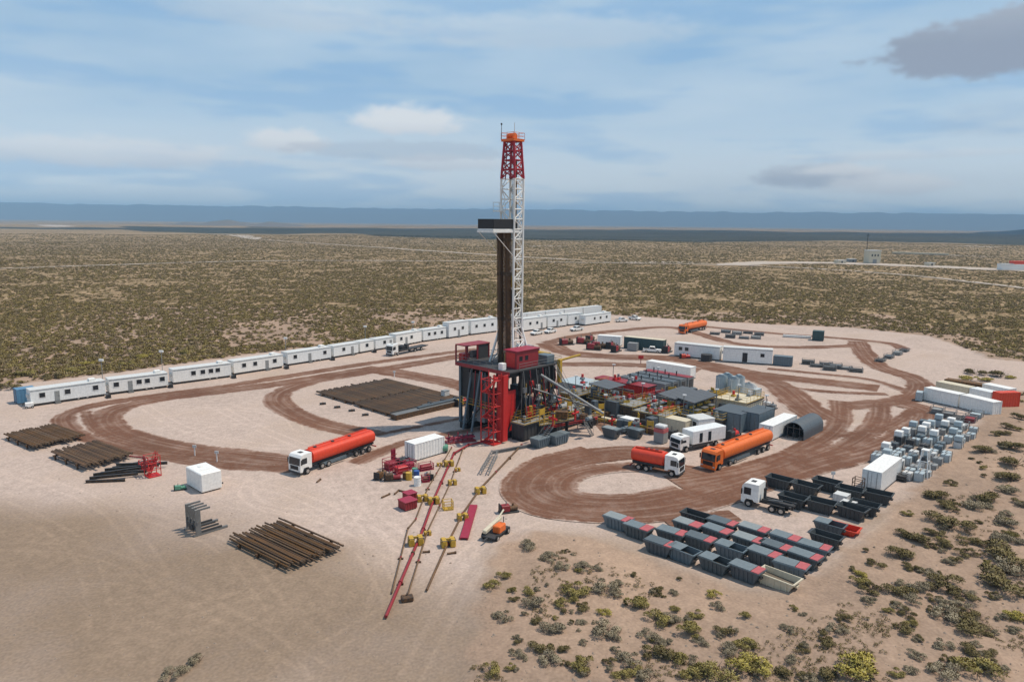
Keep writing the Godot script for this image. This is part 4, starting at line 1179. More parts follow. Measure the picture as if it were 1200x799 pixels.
	var sz := 3.6
	var tower := part("stair_tower", slab(sx, 0, sz, sx + 2.0, 0.25, sz + 3.2), M("red"), t)
	for x in [sx + 0.1, sx + 1.9]:
		for z in [sz + 0.1, sz + 3.1]: strut("post", Vector3(x, 0, z), Vector3(x, FT + 1.3, z), 0.11, M("red"), tower)
	for k in 5:
		var y0 := FT * k / 5.0 + 0.1
		var y1 := FT * (k + 1) / 5.0 + 0.1
		var zA: float = sz + 0.3 if k % 2 == 0 else sz + 2.9
		var zB: float = sz + 2.9 if k % 2 == 0 else sz + 0.3
		part("flight", flight(Vector3(sx + (0.5 if k % 2 == 0 else 1.4), y0, zA), Vector3(sx + (0.5 if k % 2 == 0 else 1.4), y1, zB), 0.75), M("red"), tower)
		part("landing", slab(sx + 0.05, y1 - 0.06, (sz + 2.5 if k % 2 == 0 else sz + 0.05), sx + 1.95, y1, (sz + 3.15 if k % 2 == 0 else sz + 0.7)), M("red"), tower)
		for x in [sx + 0.1, sx + 1.9]: strut("rung", Vector3(x, y1, sz + 0.1), Vector3(x, y1, sz + 3.1), 0.06, M("red"), tower)
		for z in [sz + 0.1, sz + 3.1]: strut("rung", Vector3(sx + 0.1, y1, z), Vector3(sx + 1.9, y1, z), 0.06, M("red"), tower)
	part("tower_panel", slab(-9.1, 0.3, 6.9, -8.0, FT + 0.9, 7.05, 0.03), M("red"), t)
	part("tower_panel", slab(-9.18, 0.3, 5.7, -9.06, FT + 0.9, 7.0, 0.03), M("red"), t)
	part("side_panel", slab(-6.6, 1.1, 4.97, -4.0, FT - 2.6, 5.12, 0.03), M("red"), t)
	part("walk_bridge", slab(-9.2, FT - 0.15, 4.2, -7.05, FT + 0.05, 6.4), M("red"), t)
	for z in [5.3, 6.3]: part("tower_column", slab(-8.9, 0, z - 0.12, -8.66, FT, z + 0.12), M("maroon"), t)
	# mast
	var a := 1.15
	var b := 1.6
	var y0 := FL + 0.1
	var Y1 := 44.6
	var Y2 := 50.9
	# spread feet below the straight part
	var f0 := [Vector3(-2.3, y0, -3.0), Vector3(2.2, y0, -3.0), Vector3(2.2, y0, 3.0), Vector3(-2.3, y0, 3.0)]
	var f1 := [Vector3(-a, y0 + 6.5, -b), Vector3(a, y0 + 6.5, -b), Vector3(a, y0 + 6.5, b), Vector3(-a, y0 + 6.5, b)]
	var f2 := [Vector3(-a, Y1, -b), Vector3(a, Y1, -b), Vector3(a, Y1, b), Vector3(-a, Y1, b)]
	var f3 := [Vector3(-a * 0.78, Y2, -b * 0.72), Vector3(a * 0.78, Y2, -b * 0.72), Vector3(a * 0.78, Y2, b * 0.72), Vector3(-a * 0.78, Y2, b * 0.72)]
	var mast := Node3D.new()
	mast.name = "mast"; t.add_child(mast)
	lattice(mast, f0, f1, 3, 0.11, M("white"), 0.22, 3)
	lattice(mast, f1, f2, 15, 0.10, M("white"), 0.21, 3)
	var crown_section := Node3D.new()
	crown_section.name = "mast_top_section"; t.add_child(crown_section)
	crown_section.set_meta("label", "red painted top section of the mast")
	lattice(crown_section, f2, f3, 4, 0.12, M("mastred"), 0.22)
	for z in [-0.6, 0.6]: strut("mast_brace", Vector3(-a, Y1, z), Vector3(-a * 0.78, Y2, z * 0.8), 0.1, M("maroon"), crown_section)
	# crown
	var cr := part("crown_block", slab(-1.4, Y2, -1.5, 1.4, Y2 + 0.3, 1.5, 0.03), M("orange"), t)
	for z in [-0.6, -0.2, 0.2, 0.6]: part("sheave", MB.new().tube(Vector3(-0.2, Y2 + 0.85, z - 0.12), Vector3(-0.2, Y2 + 0.85, z + 0.12), 0.62, 14), M("orange"), cr)
	railing(cr, [Vector3(-1.4, Y2 + 0.3, -1.5), Vector3(1.4, Y2 + 0.3, -1.5), Vector3(1.4, Y2 + 0.3, 1.5), Vector3(-1.4, Y2 + 0.3, 1.5), Vector3(-1.4, Y2 + 0.3, -1.5)], M("orange"), 1.15)
	strut("antenna", Vector3(-1.35, Y2 + 0.3, -1.45), Vector3(-1.35, Y2 + 2.9, -1.45), 0.05, M("dark"), cr)
	strut("antenna", Vector3(0.2, Y2 + 0.3, 0.2), Vector3(0.2, Y2 + 3.2, 0.2), 0.05, M("pale"), cr)
	part("warning_light", MB.new().tube(Vector3(-1.35, Y2 + 2.8, -1.45), Vector3(-1.35, Y2 + 3.1, -1.45), 0.14, 8), M("dark"), cr)
	# racking board with its black wind screen
	var rb := part("racking_board", slab(-6.2, 35.7, -2.3, 0.2, 35.9, 1.5), M("white"), t)
	part("wind_screen", slab(-6.15, 35.95, 1.4, -0.2, 37.6, 1.52), M("black"), rb)
	part("wind_screen", slab(-6.2, 35.95, -2.25, -6.1, 37.6, 1.4), M("black"), rb)
	part("wind_screen", slab(-6.15, 35.95, -2.3, -0.2, 37.6, -2.2), M("black"), rb)
	for z in [-2.28, 1.53]: part("edge_rail", slab(-6.3, 35.3, z - 0.09, 0.3, 35.68, z + 0.09), M("white"), rb)
	part("edge_rail", slab(-6.35, 35.3, -2.2, -6.22, 35.68, 1.45), M("white"), rb)
	for k in 7: part("finger", slab(-5.6 + k * 0.5, 35.72 - 0.14, -2.1, -5.48 + k * 0.5, 35.69, 1.3), M("steel"), rb)
	strut("stay", Vector3(-6.1, 35.4, 1.4), Vector3(-1.2, 31.2, 1.6), 0.07, M("white"), rb)
	strut("stay", Vector3(-6.1, 35.4, -2.2), Vector3(-1.2, 31.2, -1.6), 0.07, M("white"), rb)
	# casing basket and small platform half way up
	var pf := part("mast_platform", slab(-2.9, 38.9, -1.9, -1.3, 39.0, -0.2), M("white"), t)
	railing(pf, [Vector3(-1.4, 39, -1.85), Vector3(-2.85, 39, -1.85), Vector3(-2.85, 39, -0.25), Vector3(-1.4, 39, -0.25)], M("white"), 1.5)
	# travelling gear: lines, block and top drive
	for z in [-0.35, -0.12, 0.12, 0.35]: strut("drilling_line", Vector3(-0.1, 27.5, z), Vector3(-0.1, Y2 + 0.2, z), 0.035, M("dark"), t)
	part("travelling_block", slab(-0.6, 25.6, -0.7, 0.4, 27.6, 0.7, 0.2), M("yellow"), t)
	part("top_drive", slab(-0.8, 21.6, -0.8, 0.5, 25.2, 0.8, 0.2), M("dark"), t)
	part("guide_track", slab(0.75, y0 + 1.0, -0.2, 1.0, Y1 + 3.0, 0.2), rust(3), t)
	strut("service_loop", Vector3(0.2, 24.0, 1.2), Vector3(0.9, y0 + 4.0, 1.5), 0.12, M("black"), t)
	strut("standpipe", Vector3(1.1, y0, 1.45), Vector3(1.1, 30.0, 1.45), 0.11, rust(3), t)
	part("ladder", bar(bar(MB.new(), a + 0.1, y0, -0.3, a + 0.16, Y2, -0.24), a + 0.1, y0, 0.24, a + 0.16, Y2, 0.3).cbox(Vector3(a + 0.13, 25, 0), Vector3(0.05, 0.05, 0.6), 0.0), M("white"), t)
	# inclined ramp, hose bridge and stairs down to the tanks
	part("flow_line", MB.new().tube(Vector3(1.0, FL - 1.4, 6.5), Vector3(6.4, 4.2, 16.5), 0.24, 8), M("grey"), t)
	part("flow_line", MB.new().tube(Vector3(-1.0, FL - 3.6, 6.2), Vector3(8.6, 4.0, 14.4), 0.16, 8), M("steel"), t)
	part("stair", flight(Vector3(-7.3, 0, 12.6), Vector3(-3.2, 3.0, 12.6), 1.0), M("steel"), t)
	for z in [-3.4, -1.2]: strut("lift_ram", Vector3(-8.6, 0.3, z), Vector3(-6.4, FL - 0.6, z), 0.22, M("bluegrey"), t)
	part("side_stair", flight(Vector3(5.4, 0, 15.0), Vector3(4.2, FL, 7.1), 0.9), M("steel"), t)
	# drill pipe standing in the mast
	var T := Transform3D(Basis(Vector3.UP, deg_to_rad(SITE)), C)
	for i in 5:
		for k in 6:
			var zz := -1.45 + k * 0.3 + (0.75 if k > 2 else 0.0)
			var s := thing("drill_pipe_stand", "dark drill pipe standing upright between rig floor and racking board", "drill pipe", T * Vector3(-1.75 + i * 0.27, y0, zz), deg_to_rad(SITE), "drill pipe racked upright in the mast")
			var lean := Vector3(-0.5, 25.0 - 1.3, 0.0)
			strut("barrel", Vector3.ZERO, lean, 0.085, rust([0, 3, 3, 1][(i * 7 + k * 3) % 4]), s)
			for y in [8.6, 17.4, 24.0]: strut("tool_joint", lean * (y / 26.0), lean * ((y + 0.6) / 26.0), 0.115, rust(4), s)

# ---------------------------------------------------------------- tanks and machines beside the rig
func mud_tank(label, at: Vector3, Lu, Lv, h, m, rails: Array, extras: int, roofm = null) -> Node3D:
	# near lower corner at at; x away along the site's grid, z back from the near face
	var t := thing("mud_tank", label, "tank", at, deg_to_rad(SITE))
	part("wall", corrugated(0, Lu, -Lv, 0, 0.3, h - 0.12, 0.09, 0.9), m, t)
	part("skid", slab(-0.2, 0, -Lv + 0.3, Lu + 0.2, 0.3, -0.3), M("black"), t)
	part("deck", slab(-0.15, h - 0.12, -Lv - 0.1, Lu + 0.15, h, 0.15), roofm if roofm else M("grey"), t)
	part("deck_edge", slab(-0.15, h - 0.3, 0.15, Lu + 0.15, h - 0.02, 0.2), M("black"), t)
	if rails.has(0): railing(t, [Vector3(-0.1, h, 0.1), Vector3(Lu + 0.1, h, 0.1)], M("yellow"))
	if rails.has(1): railing(t, [Vector3(-0.1, h, -Lv), Vector3(-0.1, h, 0.1)], M("yellow"))
	if rails.has(2): railing(t, [Vector3(-0.1, h, -Lv), Vector3(Lu + 0.1, h, -Lv)], M("yellow"))
	if rails.has(3): railing(t, [Vector3(Lu + 0.1, h, -Lv), Vector3(Lu + 0.1, h, 0.1)], M("yellow"))
	for k in extras:
		var x: float = Lu * (k + 0.5) / extras
		var z: float = -Lv * (0.35 + 0.3 * (k % 2))
		var mm = M(["red", "bluegrey", "yellow", "grey", "red", "dark"][(k + int(Lu)) % 6])
		var g := part("agitator", slab(x - 0.4, h, z - 0.4, x + 0.4, h + 0.45, z + 0.4, 0.05), mm, t)
		part("motor", MB.new().tube(Vector3(x, h + 0.45, z), Vector3(x, h + 1.15, z), 0.27, 10), M(["grey", "red", "pale"][k % 3]), g)
		if k % 2 == 0: part("hatch", slab(x + 0.7, h, z - 0.35, x + 1.4, h + 0.12, z + 0.35), M("dark"), t)
	return t
func pump_unit(called, label, at: Vector3, turn: float, m1, m2, sc := 1.0, group = "") -> Node3D:
	# engine on a skid driving a pump
	var t := thing(called, label, "pump", at, turn, group)
	t.scale = Vector3.ONE * sc
	part("skid", slab(-1.5, 0, -0.65, 1.5, 0.2, 0.65), M("dark"), t)
	part("engine", slab(-1.3, 0.2, -0.5, 0.1, 1.25, 0.5, 0.1), m1, t)
	part("radiator", slab(-1.48, 0.25, -0.55, -1.31, 1.4, 0.55, 0.02), M("black"), t)
	part("exhaust", MB.new().tube(Vector3(-0.5, 1.2, 0.2), Vector3(-0.5, 1.9, 0.2), 0.07, 6), M("steel"), t)
	part("pump_case", MB.new().tube(Vector3(0.15, 0.6, 0), Vector3(1.35, 0.6, 0), 0.42, 12).tube(Vector3(0.7, 0.6, 0), Vector3(0.7, 1.35, 0), 0.17, 8), m2, t)
	part("coupling", MB.new().tube(Vector3(-0.05, 0.6, 0), Vector3(0.2, 0.6, 0), 0.2, 8), M("yellow"), t)
	return t
func drum(label, px, py, m, h := 0.95, r := 0.3):
	var t := thing("drum", label, "drum", gp(px, py))
	var mb := MB.new().tube(Vector3.ZERO, Vector3(0, h, 0), r, 14)
	part("shell", mb, m, t)
	for y in [0.02, h * 0.34, h * 0.67, h - 0.05]: part("hoop", MB.new().tube(Vector3(0, y, 0), Vector3(0, y + 0.04, 0), r + 0.02, 14), m, t)
	part("bung", MB.new().tube(Vector3(r * 0.5, h, 0), Vector3(r * 0.5, h + 0.03, 0), 0.05, 6), M("dark"), t)
func cage(called, label, cat, at: Vector3, turn: float, L, W, h, m, group = "", fill = null) -> Node3D:
	var t := thing(called, label, cat, at, turn, group)
	part("floor", slab(0, 0.02, -W, L, 0.14, 0), m, t)
	for x in [0.05, L - 0.05]:
		for z in [-W + 0.05, -0.05]: strut("post", Vector3(x, 0, z), Vector3(x, h, z), 0.06, m, t)
	for y in [h * 0.35, h * 0.68, h]:
		for z in [-W + 0.05, -0.05]: strut("rail", Vector3(0, y, z), Vector3(L, y, z), 0.045, m, t)
		for x in [0.05, L - 0.05]: strut("rail", Vector3(x, y, -W), Vector3(x, y, 0), 0.045, m, t)
	if fill:
		part("contents", slab(0.2, 0.14, -W + 0.2, L - 0.2, h * 0.7, -0.2, 0.08), fill, t)
	return t
func silo(label, at: Vector3, r, h, m, group):
	var t := thing("storage_silo", label, "silo", at, deg_to_rad(SITE), group)
	part("shell", MB.new().tube(Vector3(0, 0.7, 0), Vector3(0, h, 0), r, 20), m, t)
	part("dome", MB.new().tube(Vector3(0, h, 0), Vector3(0, h + 0.45, 0), r, 20, r * 0.35), m, t)
	part("cone", MB.new().tube(Vector3(0, 0.15, 0), Vector3(0, 0.7, 0), 0.3, 14, r * 0.98), m, t)
	for k in 4:
		var an := TAU * k / 4.0 + 0.4
		part("leg", MB.new().tube(Vector3(cos(an) * r * 0.9, 0, sin(an) * r * 0.9), Vector3(cos(an) * r * 0.9, 1.0, sin(an) * r * 0.9), 0.09, 6), M("grey"), t)
	for y in [h * 0.35, h * 0.68]: part("hoop", MB.new().tube(Vector3(0, y, 0), Vector3(0, y + 0.1, 0), r + 0.03, 20), m, t)
	part("ladder", bar(bar(MB.new(), -r - 0.12, 0.7, -0.2, -r - 0.06, h, -0.15), -r - 0.12, 0.7, 0.15, -r - 0.06, h, 0.2).cbox(Vector3(-r - 0.08, h * 0.6, 0), Vector3(0.1, 0.05, 0.4), 0.0), M("white"), t)

func arch(r: float, side: float) -> PackedVector2Array:
	var p := PackedVector2Array()
	for i in 15:
		var an := PI * i / 14.0
		p.append(Vector2(-1.85 + cos(an) * r, side + sin(an) * r))
	return p
func make_gear():
	# small gear packed between the tanks
	var kinds := [["valve_stand", "small red valve stand packed between the mud tanks", "valve"], ["pump_block", "small grey pump block packed between the mud tanks", "pump"], ["yellow_stand", "small yellow post stand packed between the mud tanks", "stand"], ["dark_locker", "small dark locker packed between the mud tanks", "locker"], ["rusty_crate", "small rusty crate packed between the mud tanks", "crate"]]
	var cr := RandomNumberGenerator.new(); cr.seed = 314
	for i in 240:
		var px := cr.randf_range(630, 862)
		var py := cr.randf_range(462, 512)
		if py > 512 - (px - 630) * 0.02 or (px > 770 and py > 507) or (px > 800 and py > 500): continue
		if px < 715 and py > 500: continue
		if px < 690 and py < 480 and px > 640: py += 14
		var ki := cr.randi() % 5
		var hh: float = 3.05 if cr.randf() < 0.35 and px < 700 else 0.0
		var k = kinds[ki]
		var o := thing(k[0], k[1], k[2], gp(px, py, hh), cr.randf() * TAU, k[0].replace("_", " ") + "s packed between the mud tanks")
		o.scale = Vector3.ONE * cr.randf_range(0.8, 1.5)
		if ki == 0:
			strut("stem", Vector3.ZERO, Vector3(0, 1.5, 0), 0.12, M("red"), o); strut("arm", Vector3(-0.6, 0.9, 0), Vector3(0.6, 0.9, 0), 0.15, M("red"), o); part("hand_wheel", MB.new().tube(Vector3(0, 1.5, 0), Vector3(0, 1.58, 0), 0.32, 10), M("dark"), o)
		elif ki == 1:
			part("case", MB.new().tube(Vector3(-0.5, 0.6, 0), Vector3(0.5, 0.6, 0), 0.42, 10), M("grey"), o); part("base", slab(-0.7, 0, -0.5, 0.7, 0.2, 0.5), M("dark"), o); part("motor", slab(0.5, 0.3, -0.3, 1.1, 0.9, 0.3, 0.05), M("bluegrey"), o)
		elif ki == 2:
			strut("post", Vector3(-0.5, 0, 0), Vector3(-0.5, 2.4, 0), 0.07, M("yellow"), o); strut("post", Vector3(0.5, 0, 0), Vector3(0.5, 2.4, 0), 0.07, M("yellow"), o); part("board", slab(-0.6, 1.5, -0.05, 0.6, 2.3, 0.05), M("yellow"), o)
		elif ki == 3:
			part("body", slab(-0.6, 0.1, -0.5, 0.6, 1.8, 0.5, 0.04), M("slate"), o); part("foot", slab(-0.5, 0, -0.4, 0.5, 0.1, 0.4), M("black"), o); part("handle", slab(0.2, 0.9, 0.5, 0.26, 1.2, 0.55), M("steel"), o)
		else:
			part("body", slab(-0.8, 0.1, -0.6, 0.8, 0.9, 0.6, 0.04), rust(cr.randi() % 4), o); part("lid", slab(-0.85, 0.9, -0.65, 0.85, 1.0, 0.65), rust(0), o); part("skid", slab(-0.7, 0, -0.5, 0.7, 0.1, 0.5), M("dark"), o)
func make_mud_system():
	var u := su()
	var v := sv()
	var c1 := gp(614, 518)
	mud_tank("long dark mud tank with yellow rails nearest the rig stairs", c1, 17.5, 3.0, 3.0, M("dark"), [0, 1], 7)
	mud_tank("second long mud tank behind the dark one, with red agitators", c1 - v * 3.8 + u * 1.5, 16.0, 3.0, 3.2, M("grey"), [0, 3], 8, M("steel"))
	mud_tank("third mud tank close to the rig floor with steel deck", c1 - v * 7.8 + u * 8.0, 11.0, 3.0, 3.3, M("steel"), [1, 2], 4, M("bluegrey"))
	mud_tank("grey topped tank between the rig and the red tank", gp(690, 473), 6.5, 8.5, 3.6, M("grey"), [0], 2, M("silo"))
	mud_tank("long red mud tank with red deck beside the generator containers", gp(758, 476), 3.2, 13.5, 4.0, M("red"), [], 5, M("maroon"))
	mud_tank("mud tank with yellow rails in front of the red tank", gp(742, 494), 5.5, 11.0, 2.8, rust(4), [0, 1, 3], 6, M("grey"))
	mud_tank("dark shaker tank under the sloping grey shelter roofs", gp(806, 501), 9.0, 7.5, 2.2, M("dark"), [1], 5, M("steel"))
	mud_tank("settling tank with yellow rails behind the blue grey tanks", gp(874, 490), 7.5, 7.0, 2.9, M("cream"), [0, 1, 2, 3], 3, M("cream"))
	mud_tank("low tank with yellow rails beside the bin with a red stripe", gp(779, 505), 4.0, 7.0, 2.6, rust(4), [0, 1], 4, M("grey"))
	mud_tank("narrow dark tank between the second mud tank and the equipment box", gp(716, 488), 4.0, 5.5, 3.3, M("dark"), [1], 3, M("steel"))
	mud_tank("dark low tank beside the railed mud tank, under pipe runs", gp(768, 490), 4.5, 6.0, 2.4, M("slate"), [0], 4, M("grey"))
	mud_tank("rusty brown tank behind the second mud tank by the rig", gp(676, 482), 7.0, 4.5, 3.1, rust(1), [0, 1], 4, M("steel"))
	mud_tank("dark trip tank between white cabin and blue grey tanks", gp(846, 506), 3.4, 4.6, 2.2, M("dark"), [0, 1], 2, M("steel"))
	var sr := thing("tank_shelter", "small sloping grey roof on posts over the railed mud tank", "shelter", gp(742, 493), deg_to_rad(SITE))
	for x in [0.4, 5.2]:
		for z in [-10.4, -6.2]: part("post", slab(x - 0.08, 0, z - 0.08, x + 0.08, 5.2, z + 0.08), M("steel"), sr)
	for j in 3: part("roof_sheet", MB.new().prism(PackedVector2Array([Vector2(-10.8, 5.5), Vector2(-10.8, 5.58), Vector2(-5.8, 5.2), Vector2(-5.8, 5.12)]), 0, 1.9).xf(Transform3D(Basis(Vector3(0, 0, 1), Vector3(0, 1, 0), Vector3(-1, 0, 0)), Vector3(1.9 + j * 1.94, 0, 0))), M("roofgrey"), sr)
	# generator containers
	var g0 := gp(779, 467)
	var lb := ["first dark roofed generator container beside the red mud tank", "second dark roofed generator container between two others", "third dark roofed generator container between two others", "generator container with a red roof beside the white one"]
	for k in 4:
		var c := g0 + u * 3.3 * k
		var t := container_at("generator_container", lb[k], "generator", c - v * 12.0, deg_to_rad(SITE - 90.0), 12.0, 2.4, 3.1, M("grey"), "generator containers in a row", M(["roofgrey", "slate", "roofgrey", "maroon"][k]))
		for j in 3: part("exhaust_stack", MB.new().tube(Vector3(2.5 + j * 3.0, 3.1, -0.7), Vector3(2.5 + j * 3.0, 4.0, -0.7), 0.14, 8), M("dark"), t)
		part("end_louvre", slab(11.99, 0.8, -1.9, 12.04, 2.6, -0.5), M("dark"), t)
	box_container("shipping_container", "long white container standing beyond the generator containers", "container", 809, 445, 2.6, 12.5, 3.0, M("white"))
	# shelter of two sloping sheets
	var s0 := gp(812, 499)
	var t := thing("shaker_shelter", "open shelter with two sloping dark grey roof sheets over the shakers", "shelter", s0, deg_to_rad(SITE))
	for x in [0.3, 9.2]:
		for z in [-7.6, -3.9, -0.2]: part("post", slab(x - 0.09, 0, z - 0.09, x + 0.09, 4.3, z + 0.09), M("steel"), t)
	for k in 2:
		var z0 := -7.9 + k * 4.0
		for j in 5:
			var q := MB.new().prism(PackedVector2Array([Vector2(z0, 4.75), Vector2(z0, 4.83), Vector2(z0 + 3.9, 4.36), Vector2(z0 + 3.9, 4.28)]), 0, 1.86)
			q.xf(Transform3D(Basis(Vector3(0, 0, 1), Vector3(0, 1, 0), Vector3(-1, 0, 0)), Vector3(2.0 + j * 1.9, 0, 0)))
			part("roof_sheet", q, M("roofgrey"), t)
		part("purlin", slab(0.1, 4.15, z0 + 3.75, 9.5, 4.28, z0 + 3.88), M("dark"), t)
	for k in 3:
		var sh := thing("shale_shaker", ["yellow shale shaker under the shelter roofs, first of three", "middle shale shaker of three under the shelter roofs", "last shale shaker of three under the shelter roofs"][k], "machine", s0 + u * (1.6 + k * 2.7) - v * 0.9 + Vector3(0, 2.2, 0), deg_to_rad(SITE), "shale shakers under the shelter")
		part("base", slab(-0.9, 0, -1.2, 0.9, 0.4, 1.2, 0.04), M("yellow"), sh)
		part("screen_bed", slab(-0.8, 0.45, -1.3, 0.8, 0.65, 1.3, 0.03), M("steel"), sh)
		part("vibrator", MB.new().tube(Vector3(-0.7, 0.95, -0.2), Vector3(0.7, 0.95, -0.2), 0.28, 10), M("yellow"), sh)
		part("hopper", slab(-0.8, 0.65, -1.4, 0.8, 1.3, -0.8, 0.04), M("grey"), sh)
	# silos, white tank, boxes
	for k in 4:
		silo(["pale blue grey vertical silo nearest the shelter roofs", "second pale blue grey silo of the cluster", "third pale blue grey silo of the cluster", "pale blue grey silo beside the white domed tank"][k], gp(846, 473) + u * (2.4 * (k % 2) + 1.0) + v * (2.7 * (k / 2) - 0.8), 1.2, 5.6, M("silo"), "pale silos in a cluster")
	var wt := thing("round_tank", "white domed round tank behind the grey hut", "tank", gp(877, 468))
	part("shell", MB.new().tube(Vector3.ZERO, Vector3(0, 3.0, 0), 1.75, 24), M("white"), wt)
	part("dome", MB.new().tube(Vector3(0, 3.0, 0), Vector3(0, 3.45, 0), 1.75, 24, 1.2).tube(Vector3(0, 3.45, 0), Vector3(0, 3.7, 0), 1.2, 24, 0.3), M("white"), wt)
	part("hatch", MB.new().tube(Vector3(0, 3.7, 0), Vector3(0, 3.85, 0), 0.3, 10), M("grey"), wt)
	box_container("storage_hut", "small grey ribbed hut beside the white domed tank", "hut", 886, 471, 2.6, 2.4, 2.6, M("silo"))
	box_container("blue_grey_tank", "tall blue grey ribbed tank next to a twin, nearer the shelter", "tank", 868, 508, 6.2, 5.6, 3.5, M("bluegrey"), "", M("slate"))
	box_container("blue_grey_tank", "tall blue grey ribbed tank between its twin and the white container", "tank", 889, 508, 6.6, 3.4, 3.6, M("bluegrey"), "", M("slate"))
	var wc := box_container("shipping_container", "long white container next to the rounded grey shelter", "container", 905, 517, 10.5, 2.5, 2.7, M("white"))
	part("end_vent", slab(-0.05, 1.0, -1.9, -0.036, 1.6, -1.2), M("dark"), wc)
	# rounded shelter
	var qs := thing("arched_shelter", "rounded dark grey shelter with an open arched end", "shelter", gp(942, 517), deg_to_rad(SITE))
	var o: PackedVector2Array = arch(1.85, 1.15)
	var inn: PackedVector2Array = arch(1.76, 1.15)
	var ring := PackedVector2Array([Vector2(0.0, 0.0)])
	ring.append_array(o); ring.append(Vector2(-3.7, 0.0)); ring.append(Vector2(-3.6, 0.0))
	inn.reverse(); ring.append_array(inn); ring.append(Vector2(-0.1, 0.0))
	for k in 5:
		part("roof_panel", MB.new().prism(ring, k * 1.82, k * 1.82 + 1.8).xf(Transform3D(Basis(Vector3(0, 0, 1), Vector3(0, 1, 0), Vector3(1, 0, 0)), Vector3(0, 0, 0))), M("slate"), qs)
	var back: PackedVector2Array = arch(1.76, 1.15)
	back.append(Vector2(-3.6, 0.0)); back.append(Vector2(-0.1, 0.0))
	part("end_wall", MB.new().prism(back, 8.8, 8.9).xf(Transform3D(Basis(Vector3(0, 0, 1), Vector3(0, 1, 0), Vector3(1, 0, 0)), Vector3.ZERO)), M("slate"), qs)
	for z in [-2.9, -1.85, -0.8]: part("door_post", slab(-0.05, 0, z - 0.06, 0.05, 2.6, z + 0.06), M("dark"), qs)
	part("door_beam", slab(-0.07, 1.95, -3.6, -0.051, 2.1, -0.1), M("dark"), qs)
	for k in 3: cage("tool_crate", ["dark crate inside the rounded shelter near its mouth", "grey crate inside the rounded shelter", "last crate inside the rounded shelter"][k], "crate", gp(942, 517) + u * (1.2 + k * 2.4) - v * 1.6, deg_to_rad(SITE), 1.6, 1.4, 1.2, M("dark"), "", M(["dark", "grey", "bluegrey"][k]))
	# cabins in front
	var a := gp(804, 505)
	var cb := site_cabin("control_cabin", "small white cabin with dark windows beside the rusty cream container", 804, 505, 818, 511, 3.6, 3.0, M("white"), [[0.3, 0], [0.7, 0]], [], "", 0.3)
	var ru := box_container("shipping_container", "cream container streaked with rust beside the small white cabin", "container", 803, 511, 2.5, 5.5, 2.6, M("cream"))
	flat_lorry("box_lorry", "white box lorry with a small cab parked before the white cabin", 797, 532, 850, 521, 2)
	# small bins and machines along the front edge
	skip("low grey bin under the dark mud tank, next to the rig stairs", 646, 522, 3, "", 90.0, 2.0, 3.4, 1.6)
	skip("low grey bin under the dark mud tank, beside another bin", 668, 518, 3, "", 90.0, 2.0, 4.0, 1.7)
	skip("low grey bin standing alone on pale sand before the tanks", 722, 516, 3, "", 0.0, 1.8, 3.2, 1.7)
	skip("low grey bin before the tanks beside the white block", 749, 516, 3, "", 0.0, 1.8, 2.8, 1.6)
	var st := thing("slurry_box", "tall grey bin with a red band and pale lid", "bin", gp(777, 521), deg_to_rad(SITE))
	part("body", slab(0, 0.1, -1.9, 1.6, 1.9, 0, 0.04), M("grey"), st); part("band", slab(-0.02, 1.9, -1.92, 1.62, 2.6, 0.02, 0.03), M("lidred"), st); part("lid", slab(0.05, 2.6, -1.85, 1.55, 3.2, -0.05, 0.15), M("pale"), st)
	box_container("white_box", "white equipment box standing between low bins before the tanks", "box", 742, 505, 2.0, 3.0, 2.0, M("white"))
	box_container("beam_box", "cream long box lying before the tanks", "box", 729, 500, 1.0, 5.0, 0.9, M("cream"))
	box_container("equipment_box", "dark square equipment box between the mud tanks", "box", 722, 492, 2.4, 2.6, 3.4, M("slate"))
	box_container("equipment_box", "grey equipment box on pale sand between rig and red tank", "box", 668, 470, 2.4, 3.0, 2.4, M("grey"))
	# pumps and engines between the tanks
	var P := [[640, 508, "red", "dark"], [688, 497, "bluegrey", "red"], [700, 492, "yellow", "grey"], [716, 489, "red", "yellow"], [735, 480, "grey", "red"], [752, 500, "dark", "yellow"], [766, 497, "yellow", "red"], [785, 493, "red", "dark"], [796, 487, "yellow", "grey"], [768, 484, "dark", "grey"], [775, 478, "red", "yellow"], [760, 489, "grey", "dark"], [728, 469, "yellow", "dark"], [712, 466, "red", "grey"], [676, 462, "grey", "yellow"], [652, 455, "dark", "red"], [640, 462, "red", "dark"], [660, 484, "grey", "red"], [840, 494, "dark", "grey"], [850, 500, "grey", "dark"], [858, 514, "dark", "red"], [872, 517, "bluegrey", "dark"], [832, 499, "yellow", "dark"], [826, 486, "dark", "yellow"], [842, 485, "grey", "yellow"], [783, 512, "dark", "grey"], [897, 487, "grey", "dark"], [902, 478, "pale", "grey"]]
	var w := ["beside the rig stairs", "by the long dark mud tank", "at the end of the dark mud tank", "behind the low grey bins", "by the red mud tank", "before the railed mud tank", "beside the red banded bin", "behind the cream container", "near the shelter posts", "between railed tanks", "at the corner of the red mud tank", "under the tank walkway", "at the foot of the red mud tank", "near the grey topped tank", "on open sand behind the tanks", "behind the rig floor", "under the rig floor edge", "between the second and third tank", "behind the white cabin", "before the blue grey tanks", "beside the orange tank lorry", "behind the orange tank lorry", "under the shelter edge", "beside the shaker shelter", "behind the shaker shelter", "by the rusty cream container", "behind the white container", "near the grey ribbed hut"]
	for i in P.size():
		pump_unit("pump_unit", "%s engine and %s pump on a skid %s" % [P[i][2].replace("bluegrey", "blue grey"), P[i][3], w[i]], gp(P[i][0], P[i][1]), deg_to_rad(SITE + 90.0 * (i % 4)), M(P[i][2]), M(P[i][3]), 1.0 + 0.12 * (i % 3))
